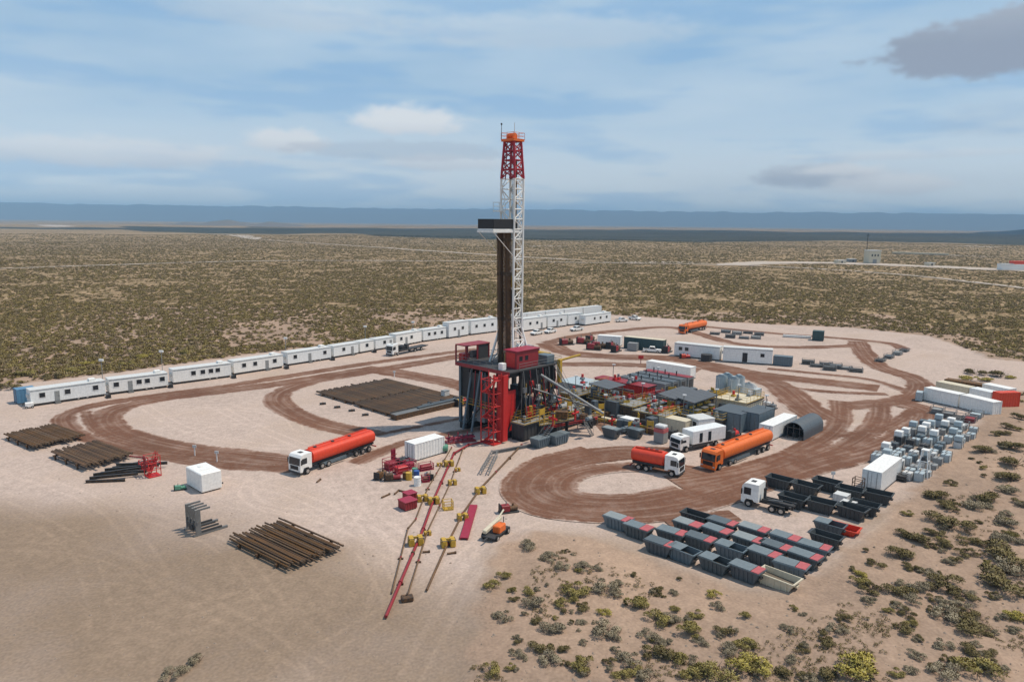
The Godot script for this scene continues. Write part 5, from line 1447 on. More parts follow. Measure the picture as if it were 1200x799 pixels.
	# pipe runs and light poles between the tanks
	var runs := [[628, 512, 700, 498, 1.2, "red", "red pipe run low along the dark mud tank"], [700, 497, 760, 507, 0.8, "yellow", "yellow pipe run before the equipment box"], [745, 472, 790, 482, 2.2, "grey", "grey pipe run beside the red mud tank"], [690, 470, 742, 480, 3.6, "steel", "steel pipe run above the grey topped tank"], [760, 500, 805, 492, 2.9, "red", "red pipe run towards the shelter"], [812, 486, 850, 478, 2.6, "yellow", "yellow pipe run behind the shelter"], [655, 460, 700, 452, 1.0, "dark", "dark pipe run on open sand behind the tanks"], [830, 503, 868, 496, 1.5, "cream", "cream pipe run before the blue grey tanks"], [720, 488, 778, 476, 3.2, "maroon", "maroon pipe run over the railed tank"]]
	for q in runs:
		var a1 := gp(q[0], q[1])
		var b1 := gp(q[2], q[3])
		var pr := thing("pipe_run", q[6], "pipe", a1)
		var dd := b1 - a1
		for k in 2: strut("pipe", Vector3(0, q[4] + k * 0.3, 0), dd + Vector3(0, q[4] + k * 0.3, 0), 0.11, M(q[5]), pr)
		for k in 4: strut("stanchion", dd * (k / 3.0), dd * (k / 3.0) + Vector3(0, q[4] + 0.3, 0), 0.07, M("steel"), pr)
		for k in 3: strut("flange", dd * (0.2 + k * 0.3) + Vector3(0, q[4] + 0.3, 0), dd * (0.2 + k * 0.3) + dd.normalized() * 0.2 + Vector3(0, q[4] + 0.3, 0), 0.19, M("dark"), pr)
	for q in [[629, 506, "beside the rig stairs"], [708, 500, "at the end of the dark mud tank"], [752, 484, "by the railed mud tank"], [800, 500, "by the shelter"], [838, 492, "behind the white cabin"], [770, 462, "beside the generator containers"], [674, 474, "behind the second mud tank"], [864, 486, "behind the blue grey tanks"], [718, 458, "by the red mud tank's far end"], [896, 500, "before the long white container"]]:
		var lp := thing("light_pole", "thin light pole %s" % q[2], "light pole", gp(q[0], q[1]))
		strut("shaft", Vector3.ZERO, Vector3(0, 6.0, 0), 0.07, M("steel"), lp); part("lamp_head", slab(-0.25, 5.9, -0.15, 0.45, 6.15, 0.15, 0.03), M("white"), lp); part("foot", slab(-0.3, 0, -0.3, 0.3, 0.15, 0.3), M("dark"), lp)
	for q in [[634, 514, 696, 502, "before the dark mud tank"], [776, 503, 800, 497, "between red banded bin and shelter"], [838, 481, 866, 475, "before the silos"]]:
		var a2 := gp(q[0], q[1])
		var b2 := gp(q[2], q[3])
		var gw := thing("gangway", "yellow railed gangway %s" % q[4], "gangway", a2, atan2(-(b2.z - a2.z), b2.x - a2.x))
		var gl := a2.distance_to(b2)
		part("deck", slab(0, 2.3, -0.9, gl, 2.4, 0), M("grey"), gw); railing(gw, [Vector3(0, 2.4, 0), Vector3(gl, 2.4, 0)], M("yellow")); railing(gw, [Vector3(0, 2.4, -0.9), Vector3(gl, 2.4, -0.9)], M("yellow"))
		for x in [0.2, gl * 0.5, gl - 0.2]: part("leg", slab(x - 0.08, 0, -0.8, x + 0.08, 2.3, -0.1), M("dark"), gw)
	make_gear()
	# things on the tank decks
	for k in 7:
		var p2 := c1 + u * (2.0 + k * 2.2) - v * (4.6 + (k % 3) * 0.6) + Vector3(0, 3.2, 0)
		pump_unit("mixing_pump", "%s mixing pump standing on the second mud tank, number %s from the rig" % [["red", "yellow", "grey"][k % 3], ["one", "two", "three", "four", "five", "six", "seven"][k]], p2, deg_to_rad(SITE + 90 * (k % 2)), M(["red", "yellow", "grey"][k % 3]), M(["dark", "red", "bluegrey"][k % 3]), 0.75)

# ---------------------------------------------------------------- everything, near to far in no order
func make_objects():
	make_rig()
	make_mud_system()
	var u := su()
	var v := sv()
	# --- the long row of white trailers
	site_row()
	# --- lorries
	tank_lorry("tank_lorry", "long red tank lorry with white cab on the pale sand", 352, 559, 441, 527, M("white"), M("tankred"), [0.09, 0.27, 0.35, 0.72, 0.81, 0.90])
	tank_lorry("tank_lorry", "orange tank lorry with orange cab beside the white box lorry", 838, 554, 906, 526, M("orange"), M("orange"), [0.08, 0.25, 0.33, 0.74, 0.83, 0.92])
	tank_lorry("tank_lorry", "small red tank lorry with white cab on the brown track", 795, 561, 738, 549, M("white"), M("tankred"), [0.14, 0.66, 0.82])
	tank_lorry("tank_lorry", "orange tank lorry far off beside dark pallets", 803, 392, 829, 386, M("orange"), M("orange"), [0.1, 0.3, 0.8, 0.9])
	flat_lorry("roll_off_lorry", "white cab roll-off lorry with empty dark hook frame near the skips", 868, 592, 927, 607, 0)
	flat_lorry("crane_lorry", "white lorry with loader crane parked before the trailer row", 460, 418, 502, 409, 1)
	pickup("white pickup parked beyond the end of the trailer row", 738, 377, 722, 378)
	pickup("white pickup beside another one past the trailer row end", 749, 376, 735, 374)
	pickup("white pickup parked close to the trailers behind the mast", 624, 394, 639, 391)
	pickup("white pickup parked before the last trailers", 640, 392, 655, 389)
	pickup("white pickup on its own beside the track before the trailers", 670, 389, 686, 387)
	# --- skips
	make_skips()
	make_front()
	make_left()
	make_yard()
	make_rear()
	make_far()

func site_row():
	var box := box_container("shipping_container", "blue container at the end of the white trailer row", "container", 20, 474, 3.4, 2.6, 3.0, M("bluebox"))
	var R := [
		[36, 477, 124, 464, 3.4, [[0.15, 0], [0.48, 0], [0.86, 0]], [0.34], "first white trailer beside the blue container"],
		[128, 463, 197, 454, 3.4, [[0.12, 0], [0.5, 0], [0.64, 0], [0.9, 0]], [0.35], "second white trailer counted from the blue container"],
		[203, 451, 271, 442, 3.5, [[0.34, 0], [0.5, 0], [0.64, 0], [0.76, 0]], [], "third white trailer counted from the blue container"],
		[274, 440, 332, 431, 3.5, [[0.2, 0], [0.42, 0], [0.82, 0]], [0.66], "fourth white trailer counted from the blue container"],
		[337, 429, 388, 421, 3.5, [[0.17, 0], [0.85, 0]], [0.5], "fifth white trailer counted from the blue container"],
		[391, 420, 420, 415, 3.4, [[0.4, 0]], [0.75], "sixth white trailer, a short one"],
		[422, 414.5, 438, 411.5, 3.4, [[0.5, 0]], [], "seventh white trailer, the shortest of the row"],
		[440, 411, 461, 407.5, 3.4, [[0.5, 0]], [0.85], "eighth white trailer behind the crane lorry's cab"],
		[464, 407, 494, 401.5, 3.9, [[0.2, 0], [0.6, 0]], [0.4], "ninth white trailer behind the crane lorry"],
		[496, 401, 523, 397, 3.9, [[0.25, 0], [0.5, 0], [0.8, 0]], [], "tenth white trailer between crane lorry and rig"],
		[526, 397, 549, 393.5, 5.2, [[0.3, 0], [0.7, 0]], [0.5], "tall white cabin of the row beside the rig's winch house"],
		[552, 393, 583, 389, 5.0, [[0.2, 0], [0.5, 0], [0.8, 0]], [], "tall white cabin of the row partly behind the mast"],
		[613, 389, 640, 385.5, 4.6, [[0.3, 0], [0.6, 0]], [0.8], "white cabin just past the mast in the row"],
		[642, 385, 664, 382.5, 4.6, [[0.3, 0], [0.7, 0]], [0.5], "white cabin before the last one in the row"],
		[666, 382, 683, 380, 4.4, [[0.5, 0]], [], "narrow white cabin next to the last trailer of the row"],
		[686, 382, 716, 377.5, 3.9, [[0.35, 0], [0.58, 0], [0.82, 0]], [], "last white trailer of the row, nearest the pickups"]]
	for q in R:
		var t := site_cabin("site_trailer", q[7], q[0], q[1], q[2], q[3], 3.0, q[4], M("cabin") if rng.randf() < 0.75 else M("white"), q[5], q[6], "white trailers in a long row")
		var L: float = along(q[0], q[1], q[2], q[3])[2]
		if L > 9.0:
			for x in [L * 0.62, L * 0.74]: wheel(t, Vector3(x, 0.4, -0.2), 0.4)
			part("drawbar", slab(-1.2, 0.35, -1.6, 0.0, 0.5, -1.4), M("dark"), t)
			part("roof_unit", slab(L * 0.8, q[4], -2.2, L * 0.8 + 1.2, q[4] + 0.5, -1.0, 0.04), M("white"), t)
	for q in [[126, 466, "first and second"], [199, 454, "second and third"], [273, 443, "third and fourth"], [335, 432, "fourth and fifth"], [389, 422, "fifth and sixth"], [438, 413, "seventh and eighth"]]:
		pump_unit("generator_set", "small dark generator on a skid between the %s white trailers" % q[2], gp(q[0], q[1]), deg_to_rad(SITE + 90), M("dark"), M("grey"), 0.6)
	# a second line of roofs behind the far end
	for k in 5:
		var f := along(596 + k * 22, 381 - k * 2.6, 617 + k * 22, 378.5 - k * 2.6)
		var t := container_at("store_cabin", ["white store cabin behind the row, close to the mast", "second white store cabin behind the row", "third white store cabin behind the row", "fourth white store cabin behind the row", "fifth white store cabin behind the row"][k], "cabin", f[0], f[1], f[2], 2.6, 3.6, M("cabin"), "store cabins behind the trailer row", M("pale"))
	# floodlight masts behind the trailers
	for q in [[120, 448, "first and second"], [190, 436, "second and third"], [335, 418, "fourth and fifth"], [428, 402, "seventh and eighth"], [484, 396, "ninth and tenth"]]:
		var t := thing("floodlight_mast", "thin floodlight mast behind the %s white trailers" % q[2], "floodlight", gp(q[0], q[1]))
		strut("pole", Vector3.ZERO, Vector3(0, 5.0, 0), 0.08, M("grey"), t)
		part("lamp_head", slab(-0.5, 4.9, -0.2, 0.5, 5.4, 0.2, 0.05), M("white"), t)
		part("base", slab(-0.5, 0, -0.5, 0.5, 0.3, 0.5), M("grey"), t)
	var b := thing("tow_dolly", "small white box by the blue container's foot", "box", gp(34, 478), 0.6)
	part("body", slab(-0.7, 0.25, -0.5, 0.7, 1.1, 0.5, 0.06), M("white"), b)
	for x in [-0.5, 0.5]: wheel(b, Vector3(x, 0.25, 0.45), 0.25)

func make_skips():
	var S := [[734, 626, 0, "at the skip rows' outer corner"], [758, 637, 0, "second from the skip rows' outer corner"], [785, 657, 0, "at the front corner of the skip rows"], [812, 666, 1, "in the front row, grey lid half closed"], [851, 679, 1, "in the front row beside a closed red lid"], [888, 689, 0, "in the front row next to the cream skip"],
		[799, 643, 0, "just behind the front corner skip"], [817, 633, 0, "by the track behind two others"], [826, 621, 2, "at the back edge of the rows by the track, open"], [832, 651, 0, "second row, behind the half open one"], [851, 641, 0, "third row, between lidded skips"], [858, 631, 0, "back row nearest the roll-off lorry's rear"], [870, 662, 1, "second row, lid half open over dark mud"], [889, 652, 0, "third row in the middle of the block"], [896, 639, 0, "back row, in the middle of the block"], [908, 670, 0, "second row next to the berm column"], [921, 661, 0, "third row with bright red end lid"], [934, 650, 0, "back row near the open dark skips"],
		[943, 684, 0, "in the berm column behind the cream skip"], [957, 673, 0, "second in the column along the berm"], [969, 661, 0, "third in the column along the berm"], [983, 648, 2, "open in the column along the berm"], [987, 633, 1, "half open, last in the column along the berm"]]
	for q in S: skip("%s %s" % [["grey skip with red end lid", "grey skip half open", "dark open skip", ""][q[2]], q[3]], q[0], q[1], q[2], "skips in rows beside the berm", rng.randf_range(-4, 4))
	var c := skip("cream open skip with sand in it at the front of the rows", 929, 699, 2, "", -3.0, 2.2, 4.2, 1.2)
	for k in c.get_children(): if not (k.name in ["cargo"]): k.material_override = M("cream")
	var r1 := skip("low red open skip at the end of the berm column", 1004, 632, 2, "", 3.0, 2.2, 4.2, 0.8)
	for k in r1.get_children(): k.material_override = M("tankred") if k.name != "cargo" else M("red")
	for q in [[981, 580, "nearest the track, behind the others"], [1010, 590, "beside the white container's foot"], [1044, 595, "on the berm side behind two others"], [977, 606, "in front of the group, nearest the lorry"], [1012, 614, "in front of the group, by the berm"], [1028, 609, "at the berm edge between two others"], [942, 600, "beside the roll-off lorry's bed"], [957, 585, "behind the roll-off lorry's bed"], [925, 577, "behind the roll-off lorry's cab"]]:
		skip("dark skip without lids %s" % q[2], q[0], q[1], 2, "dark open skips by the white container", rng.randf_range(-7, 7), 2.1, 3.6, 1.5)
	for q in [[992, 592, "between dark skips, the whiter one"], [1000, 602, "on top of nothing, beside the front dark skip"]]:
		box_container("pale_crate", ["pale square crate between the dark open skips", "second pale crate close to the front dark skips"][0 if q[0] == 992 else 1], "crate", q[0], q[1], 1.6, 1.8, 1.2, M("pale"))

func make_front():
	var u := su()
	var v := sv()
	box_container("shipping_container", "white container with a small dark vent beside the red equipment", "container", 486, 541, 6.2, 2.5, 2.8, M("white"))
	# flow lines over the sand, with weights on them
	var lines := [
		["thick dark red flow line running from the rig to open sand", [[452, 726], [496, 622], [508, 588], [532, 533], [549, 523], [573, 518]], 0.17, M("maroon")],
		["thin brown flow line beside the thick red one, on its outer side", [[459, 697], [478, 621], [487, 610], [501, 574], [529, 526]], 0.09, rust(3)],
		["thin brown flow line ending at a dark block", [[477, 702], [501, 624], [527, 569], [543, 526]], 0.09, rust(3)],
		["brown flow line running past the crimson beam", [[500, 694], [524, 640], [542, 604], [563, 574], [611, 523]], 0.13, rust(0)]]
	for q in lines:
		var t := thing("flow_line", q[0], "pipe")
		var pts := []
		for p in q[1]: pts.append(gp(p[0], p[1]) + Vector3(0, q[2] + 0.12, 0))
		for i in pts.size() - 1:
			var n := maxi(1, int(pts[i].distance_to(pts[i + 1]) / 5.5))
			for k in n:
				var a: Vector3 = pts[i].lerp(pts[i + 1], float(k) / n)
				var b: Vector3 = pts[i].lerp(pts[i + 1], float(k + 1) / n)
				strut("pipe_length", a, b, q[2], q[3], t)
				strut("joint", b - (b - a).normalized() * 0.15, b + (b - a).normalized() * 0.15, q[2] * 1.5, M("maroon") if k % 2 == 0 else rust(1), t)
				if (i + k) % 2 == 0: part("support", slab(b.x - 0.3, 0, b.z - 0.12, b.x + 0.3, b.y - q[2] * 0.6, b.z + 0.12), rust(1), t)
	var blk := thing("dark_block", "small dark anchor block at the end of a thin flow line", "block", gp(477, 704), 0.3)
	part("body", slab(-0.6, 0, -0.4, 0.6, 0.55, 0.4, 0.1), rust(1), blk); part("shackle", MB.new().tube(Vector3(0, 0.55, -0.15), Vector3(0, 0.85, 0), 0.06, 6), M("dark"), blk)
	var W := [[526, 546, 1.0, "nearest the rig on the thick red flow line"], [515, 546, 0.6, "small, beside the one nearest the rig"], [536, 552, 0.6, "small and pale, on the flow line towards the rig"], [530, 568, 0.85, "on the thin flow line behind the middle weights"], [508, 590, 1.05, "in the middle of the thick red flow line"], [495, 587, 1.0, "on the outer thin flow line beside the maroon boxes"], [563, 578, 1.05, "on the flow line between rig and crimson beam"], [542, 609, 0.95, "beside the upper end of the crimson beam"], [487, 638, 1.2, "farthest out on the thick red flow line"], [501, 627, 0.6, "small and dark, on the thin flow line far out"], [525, 640, 1.15, "farthest out on the flow line past the crimson beam"]]
	for q in W:
		var t := thing("line_weight", "yellow and black striped weight block %s" % q[3], "weight", gp(q[0], q[1]), 0.3, "striped weights on the flow lines")
		t.scale = Vector3.ONE * q[2] * 0.72
		for s in [-1.0, 1.0]:
			part("block", slab(s * 0.62 - 0.38, 0, -0.7, s * 0.62 + 0.38, 1.15, 0.7, 0.12), M("yellow"), t)
			for k in 3:
				part("stripe", MB.new().cbox(Vector3(s * 0.62, 0.6, -0.42 + k * 0.42), Vector3(0.78, 1.12, 0.13), 0.0, Basis(Vector3.RIGHT, 0.35)), M("black"), t)
		part("tie_bar", slab(-0.9, 0.85, -0.1, 0.9, 1.2, 0.1, 0.03), M("yellow"), t)
	var yf := cage("yellow_crate", "yellow open crate frame standing between two flow lines", "frame", gp(520, 599), 0.3, 1.3, 1.1, 1.2, M("yellow"))
	# crimson beam
	var bm := thing("steel_beam", "long flat crimson beam lying on the sand by the flow line", "beam", (gp(543.5, 633) + gp(555, 594)) * 0.5, 0.0)
	var bd := gp(555, 594) - gp(543.5, 633)
	bm.rotation.y = atan2(-bd.z, bd.x)
	var bl := bd.length() * 0.5
	part("deck", slab(-bl, 0.22, -0.5, bl, 0.34, 0.5, 0.02), M("crimson"), bm)
	for z in [-0.42, 0.42]: part("web", slab(-bl, 0, z - 0.08, bl, 0.22, z + 0.08), M("maroon"), bm)
	# wheeled machine
	var mc := thing("towed_compressor", "orange machine with a cream boom on small wheels", "machine", gp(581, 628), deg_to_rad(62))
	part("frame", slab(-2.0, 0.45, -0.9, 2.0, 0.65, 0.9, 0.03), M("dark"), mc)
	part("hood", slab(-0.7, 0.65, -0.1, 0.9, 1.55, 0.9, 0.1), M("orange"), mc)
	part("boom", MB.new().cbox(Vector3(0.1, 1.25, -0.55), Vector3(3.9, 0.45, 0.5), 0.06, Basis(Vector3.BACK, 0.10)), M("cream"), mc)
	part("mast_arm", MB.new().tube(Vector3(1.2, 1.5, -0.5), Vector3(2.8, 2.2, -0.5), 0.12, 6), M("cream"), mc)
	part("exhaust", MB.new().tube(Vector3(0.8, 1.6, 0.6), Vector3(0.8, 2.3, 0.6), 0.06, 6), M("dark"), mc)
	part("drawbar", slab(-3.0, 0.45, -0.08, -2.0, 0.58, 0.08), M("dark"), mc)
	for x in [-1.3, 1.3]:
		for z in [-0.95, 0.95]: wheel(mc, Vector3(x, 0.4, z), 0.4)
	pump_unit("pump_unit", "rusty red pump and engine beside the brown track's edge", gp(596, 600), deg_to_rad(20), M("maroon"), rust(0), 0.85)
	# lattice frame lying on the sand
	var lf := thing("lattice_frame", "grey lattice boom section lying on the sand by the rig", "frame", gp(568, 557), deg_to_rad(82))
	for z in [-0.6, 0.6]:
		for y in [0.15, 1.0]: strut("chord", Vector3(0, y, z), Vector3(9.0, y, z * 0.7), 0.08, M("steel"), lf)
	for k in 7:
		var x0 := k * 1.28
		strut("lacing", Vector3(x0, 0.15, -0.6), Vector3(x0 + 1.2, 1.0, -0.55), 0.05, M("steel"), lf)
		strut("lacing", Vector3(x0, 1.0, -0.6), Vector3(x0 + 1.2, 1.0, 0.55), 0.05, M("steel"), lf)
		strut("lacing", Vector3(x0, 0.15, 0.6), Vector3(x0 + 1.2, 1.0, 0.55), 0.05, M("steel"), lf)
	var lb := thing("support_beam", "grey steel beam lying at the foot of the red stair tower", "beam", gp(577, 532), deg_to_rad(32))
	part("web", slab(0, 0.1, -0.06, 8.0, 0.45, 0.06), M("steel"), lb); part("flange", slab(0, 0.45, -0.2, 8.0, 0.52, 0.2), M("steel"), lb); part("foot_flange", slab(0, 0.03, -0.2, 8.0, 0.1, 0.2), M("steel"), lb)
	# choke manifold: red pipework on a skid
	var cm := thing("choke_manifold", "red pipe manifold on a skid between white container and rig", "manifold", gp(524, 521), deg_to_rad(24))
	part("skid", slab(0, 0, -1.6, 5.2, 0.25, 0, 0.03), M("maroon"), cm)
	for z in [-1.3, -0.75, -0.25]: strut("run", Vector3(0.1, 0.8, z), Vector3(5.1, 0.8, z), 0.14, M("crimson"), cm)
	for k in 6:
		strut("riser", Vector3(0.5 + k * 0.85, 0.2, -0.75), Vector3(0.5 + k * 0.85, 1.7 if k % 2 == 0 else 1.25, -0.75), 0.1, M("crimson"), cm)
		part("valve_wheel", MB.new().tube(Vector3(0.5 + k * 0.85, 1.2, -0.25), Vector3(0.5 + k * 0.85, 1.26, -0.25), 0.24, 10), M("dark"), cm)
		strut("stem", Vector3(0.5 + k * 0.85, 0.8, -0.25), Vector3(0.5 + k * 0.85, 1.25, -0.25), 0.05, M("dark"), cm)
	var gt := thing("green_tank", "small green round tank by the white container", "tank", gp(519, 530))
	part("shell", MB.new().tube(Vector3(-0.8, 0.75, 0), Vector3(0.8, 0.75, 0), 0.6, 14), M("green"), gt)
	for x in [-0.5, 0.5]: part("saddle", slab(x - 0.1, 0, -0.5, x + 0.1, 0.4, 0.5), M("dark"), gt)
	part("cap", MB.new().tube(Vector3(0, 1.3, 0), Vector3(0, 1.5, 0), 0.18, 8), M("dark"), gt)
	# baskets and boxes on the sand
	cage("tool_basket", "red tool basket before the white container's end", "basket", gp(456, 553), deg_to_rad(SITE), 2.0, 1.8, 1.6, M("crimson"), "", M("maroon"))
	cage("tool_basket", "second red tool basket beside the first one", "basket", gp(466, 557), deg_to_rad(SITE - 8), 2.2, 1.6, 1.4, M("crimson"), "", M("red"))
	cage("tool_basket", "red tool basket beside blue and yellow drums", "basket", gp(480, 551), deg_to_rad(SITE + 10), 1.6, 1.4, 1.2, M("crimson"), "", M("crimson"))
	cage("tool_basket", "red tool basket close to the thin flow line", "basket", gp(493, 553), deg_to_rad(SITE - 15), 2.2, 1.2, 1.0, M("crimson"), "", M("maroon"))
	cage("tool_basket", "small red basket beside the white drum", "basket", gp(495, 566), deg_to_rad(20), 1.1, 1.0, 0.9, M("crimson"), "", rust(0))
	pump_unit("pump_unit", "black engine by the end of the white container", gp(474, 545), deg_to_rad(30), M("black"), M("dark"), 0.9)
	pump_unit("pump_unit", "brown rusty engine standing farthest out by the red baskets", gp(446, 560), deg_to_rad(70), rust(2), rust(0), 0.85)
	pump_unit("pump_unit", "dark brown engine in front of the red tool baskets", gp(460, 563), deg_to_rad(10), rust(1), M("maroon"), 0.85)
	pump_unit("pump_unit", "dark small engine beside the thin flow line", gp(502, 561), deg_to_rad(120), rust(3), M("grey"), 0.7)
	var rp := thing("red_post", "upright red gas rack behind the red tool baskets", "rack", gp(459, 541), deg_to_rad(SITE))
	for k in 3: part("bottle", MB.new().tube(Vector3(k * 0.3, 0.1, 0), Vector3(k * 0.3, 1.9, 0), 0.14, 8).tube(Vector3(k * 0.3, 1.9, 0), Vector3(k * 0.3, 2.1, 0), 0.06, 6), M("crimson"), rp)
	part("rack", slab(-0.25, 0, -0.25, 0.85, 0.12, 0.25), M("maroon"), rp); part("bar", slab(-0.25, 1.1, 0.15, 0.85, 1.2, 0.22), M("maroon"), rp)
	drum("yellow drum standing between the red baskets", 479, 562, M("yellow"), 1.1, 0.45)
	drum("dark yellow drum next to the yellow one", 475, 561, rust(2), 1.0, 0.4)
	drum("blue drum beside the yellow drum", 488, 559, M("blue"), 1.0, 0.42)
	drum("white tall drum in front of the blue drum", 489, 569, M("white"), 1.3, 0.5)
	drum("green drum behind the blue drum", 486, 556, M("green"), 1.0, 0.4)
	for q in [[478, 588, "upper"], [475, 600, "lower"]]:
		var t := thing("maroon_box", "%s maroon ribbed box beside the thin flow line" % ["first" if q[2] == "upper" else "second, larger"][0], "box", gp(q[0], q[1]), deg_to_rad(SITE - 5))
		var s := 1.0 if q[2] == "upper" else 1.25
		part("body", corrugated(0, 1.5 * s, -1.4 * s, 0, 0.12, 0.9 * s, 0.06, 0.35), M("maroon"), t); part("lid", slab(-0.05, 0.9 * s, -1.45 * s, 1.55 * s, 1.0 * s, 0.05, 0.02), M("crimson"), t); part("skid", slab(0.1, 0, -1.3 * s, 1.4 * s, 0.12, -0.1), M("dark"), t)
	for q in [[447, 584, 58, 1.6, "short brown pipe offcut lying farthest from the flow lines"], [462, 580, 75, 1.5, "bent brown pipe offcut lying in the middle of the sand"], [475, 582, 58, 1.9, "brown pipe offcut lying beside the maroon boxes"], [524, 650, 20, 1.0, "brown offcut lying beyond the last striped weights"], [495, 648, 10, 0.8, "small brown offcut near the farthest weight"], [371, 566, 80, 1.2, "small brown offcut near the red tank lorry"]]:
		var t := thing("pipe_offcut", q[4], "pipe", gp(q[0], q[1]), deg_to_rad(q[2]))
		strut("barrel", Vector3(0, 0.14, 0), Vector3(q[3], 0.14, 0), 0.12, rust(0), t); strut("collar", Vector3(q[3] - 0.15, 0.14, 0), Vector3(q[3] + 0.05, 0.14, 0), 0.16, rust(1), t)
		if q[2] == 75: strut("elbow", Vector3(q[3], 0.14, 0), Vector3(q[3] - 0.2, 0.14, 1.0), 0.12, rust(0), t)

func make_left():
	var u := su()
	var v := sv()
	var T47 := deg_to_rad(SITE)
	# pipe stacks: the corner given is the near end of the outer edge
	pipe_rack("low rack under the rusty pipes close to the grey fork stand", "rusty brown pipe in the loose stack beside the grey fork stand", "rusty pipes beside the grey fork stand", gp(338, 672), T47 + deg_to_rad(5), 11.4, 7.2, 34, 0.11, [0, 2, 2, 3, 1], 0.5, 2)
	pipe_rack("low rack under the pipes behind the dark beam pile", "brown pipe in the stack next to the dark beam pile", "brown pipes next to the dark beam pile", gp(98, 553), T47 + deg_to_rad(8), 11.2, 7.4, 24, 0.15, [0, 1, 3, 0], 0.8, 1)
	pipe_rack("low rack under the outermost pipe stack", "ochre brown pipe in the outermost stack of the pad", "ochre brown pipes in the outermost stack", gp(38, 529), T47 + deg_to_rad(8), 11.2, 8.0, 26, 0.15, [2, 2, 0, 3], 0.7, 1)
	var c := gp(462, 490)
	pipe_rack("wide rack nearest the rig under dark drill pipe", "dark drill pipe on the wide rack nearest the rig", "drill pipe on the rack nearest the rig", c, T47, 13.4, 19.0, 58, 0.155, [1, 0, 4, 1], 0.4, 1)
	pipe_rack("wide outer rack under dark drill pipe", "dark drill pipe on the wide outer rack", "drill pipe on the wide outer rack", c - v * 13.8, T47, 13.4, 19.0, 58, 0.155, [1, 0, 4, 1], 0.4, 1)
	# dark beams piled up
	for k in 9:
		var p := gp(100 + k * 4.5, 566 - k * 2.0)
		var t := thing("steel_beam", "dark steel beam in the loose pile beside the brown pipes", "beam", p + Vector3(0, 0.25 * (k % 3), 0), T47 + deg_to_rad(-38.0 + 11.0 * (k % 4)), "dark beams in a loose pile")
		part("web", slab(0, 0.08, -0.05, 5.2 + (k % 3), 0.36, 0.05), rust(4), t); part("flange", slab(0, 0.36, -0.16, 5.2 + (k % 3), 0.42, 0.16), M("dark"), t); part("foot_flange", slab(0, 0.02, -0.16, 5.2 + (k % 3), 0.08, 0.16), M("dark"), t)
	# catwalk along the racks
	var cw := thing("catwalk", "long low steel catwalk beside the wide pipe racks", "catwalk", gp(464, 493), T47)
	part("deck", slab(0, 0.95, -1.8, 16.0, 1.1, 0, 0.02), M("steel"), cw)
	part("side_wall", slab(0.1, 0, -0.12, 15.9, 0.95, -0.02), rust(1), cw)
	part("end_wall", slab(0.0, 0, -1.7, 0.1, 0.95, -0.12), rust(1), cw)
	for k in 4: part("cross_beam", slab(1.0 + k * 4.2, 0.1, -1.75, 1.3 + k * 4.2, 0.94, -0.13), M("dark"), cw)
	part("kick_rail", slab(0, 1.1, -1.8, 16.0, 1.3, -1.7), M("dark"), cw)
	part("pipe_trough", slab(6, 1.1, -1.2, 15.5, 1.4, -0.5), M("slate"), cw)
	for k in 4:
		var t := thing("hose_bundle", ["dark hose bundle at the rig end of the catwalk", "second dark hose bundle on the catwalk side", "third dark hose bundle along the catwalk", "grey heap of fittings by the catwalk's middle"][k], "bundle", gp(535 - k * 15 - (15 if k == 3 else 0), 471 + k * 3.2 + (6 if k == 3 else 0)), T47)
		for j in 4: strut("hose", Vector3(-2.2, 0.4 + 0.35 * (j % 2), -0.6 + j * 0.4), Vector3(2.4, 0.45 + 0.3 * (j % 2), -0.5 + j * 0.4), 0.24, M("slate" if k < 3 else "grey"), t)
		part("strap", slab(-0.2, 0.1, -0.95, 0.2, 1.1, 0.95, 0.05), M("dark"), t)
	var wp := thing("valve_box", "small white valve box beside the rig's supports", "box", gp(521, 468), T47)
	part("body", slab(0, 0.2, -1.2, 1.4, 1.7, 0, 0.05), M("pale"), wp); part("lid", slab(-0.05, 1.7, -1.25, 1.45, 1.8, 0.05), M("grey"), wp)
	pump_unit("pump_unit", "yellow and red pump under the rig beside the catwalk end", gp(541, 475), T47, M("yellow"), M("red"), 1.1)
	pump_unit("pump_unit", "maroon engine under the rig by the supports", gp(556, 480), T47 + 1.57, M("maroon"), M("dark"), 1.3)
	for q in [[378, 474, "first"], [395, 478, "second"], [412, 482, "third"], [428, 487, "fourth"]]:
		var t := thing("timber_block", "%s dark block lying along the outer rack's edge" % q[2], "block", gp(q[0], q[1]), 0.4)
		part("body", slab(-0.6, 0, -0.25, 0.6, 0.4, 0.25, 0.03), M("dark"), t); part("strap", slab(-0.1, 0.01, -0.27, 0.1, 0.42, 0.27), rust(1), t)
	# white box, red cage, fork stand
	var wb := thing("white_tank", "large plain white box tank with chamfered edges near the fork stand", "tank", gp(236, 579), T47)
	part("shell", slab(0, 0.15, -4.8, 2.9, 2.75, 0, 0.10), M("white"), wb); part("skid", slab(0.2, 0, -4.6, 2.7, 0.15, -0.2), M("dark"), wb)
	part("manhole", MB.new().tube(Vector3(1.45, 2.75, -3.4), Vector3(1.45, 2.86, -3.4), 0.35, 12), M("white"), wb); part("outlet", MB.new().tube(Vector3(2.9, 0.6, -0.6), Vector3(3.3, 0.6, -0.6), 0.14, 8), M("dark"), wb)
	part("hatch_rail", slab(0.6, 2.75, -1.6, 2.3, 2.82, -1.5), M("white"), wb)
	var tm := pump_unit("pump_unit", "small green pump at the foot of the white box tank", gp(211, 574), 0.4, M("green"), M("green"), 0.55)
	var rc := cage("red_cage", "red lattice stair cage standing between pipes and white tank", "cage", gp(174, 561), T47, 1.8, 1.8, 3.1, M("red"))
	part("inner_stair", flight(Vector3(0.3, 0.14, -0.9), Vector3(1.6, 2.6, -0.9), 0.7), M("red"), rc)
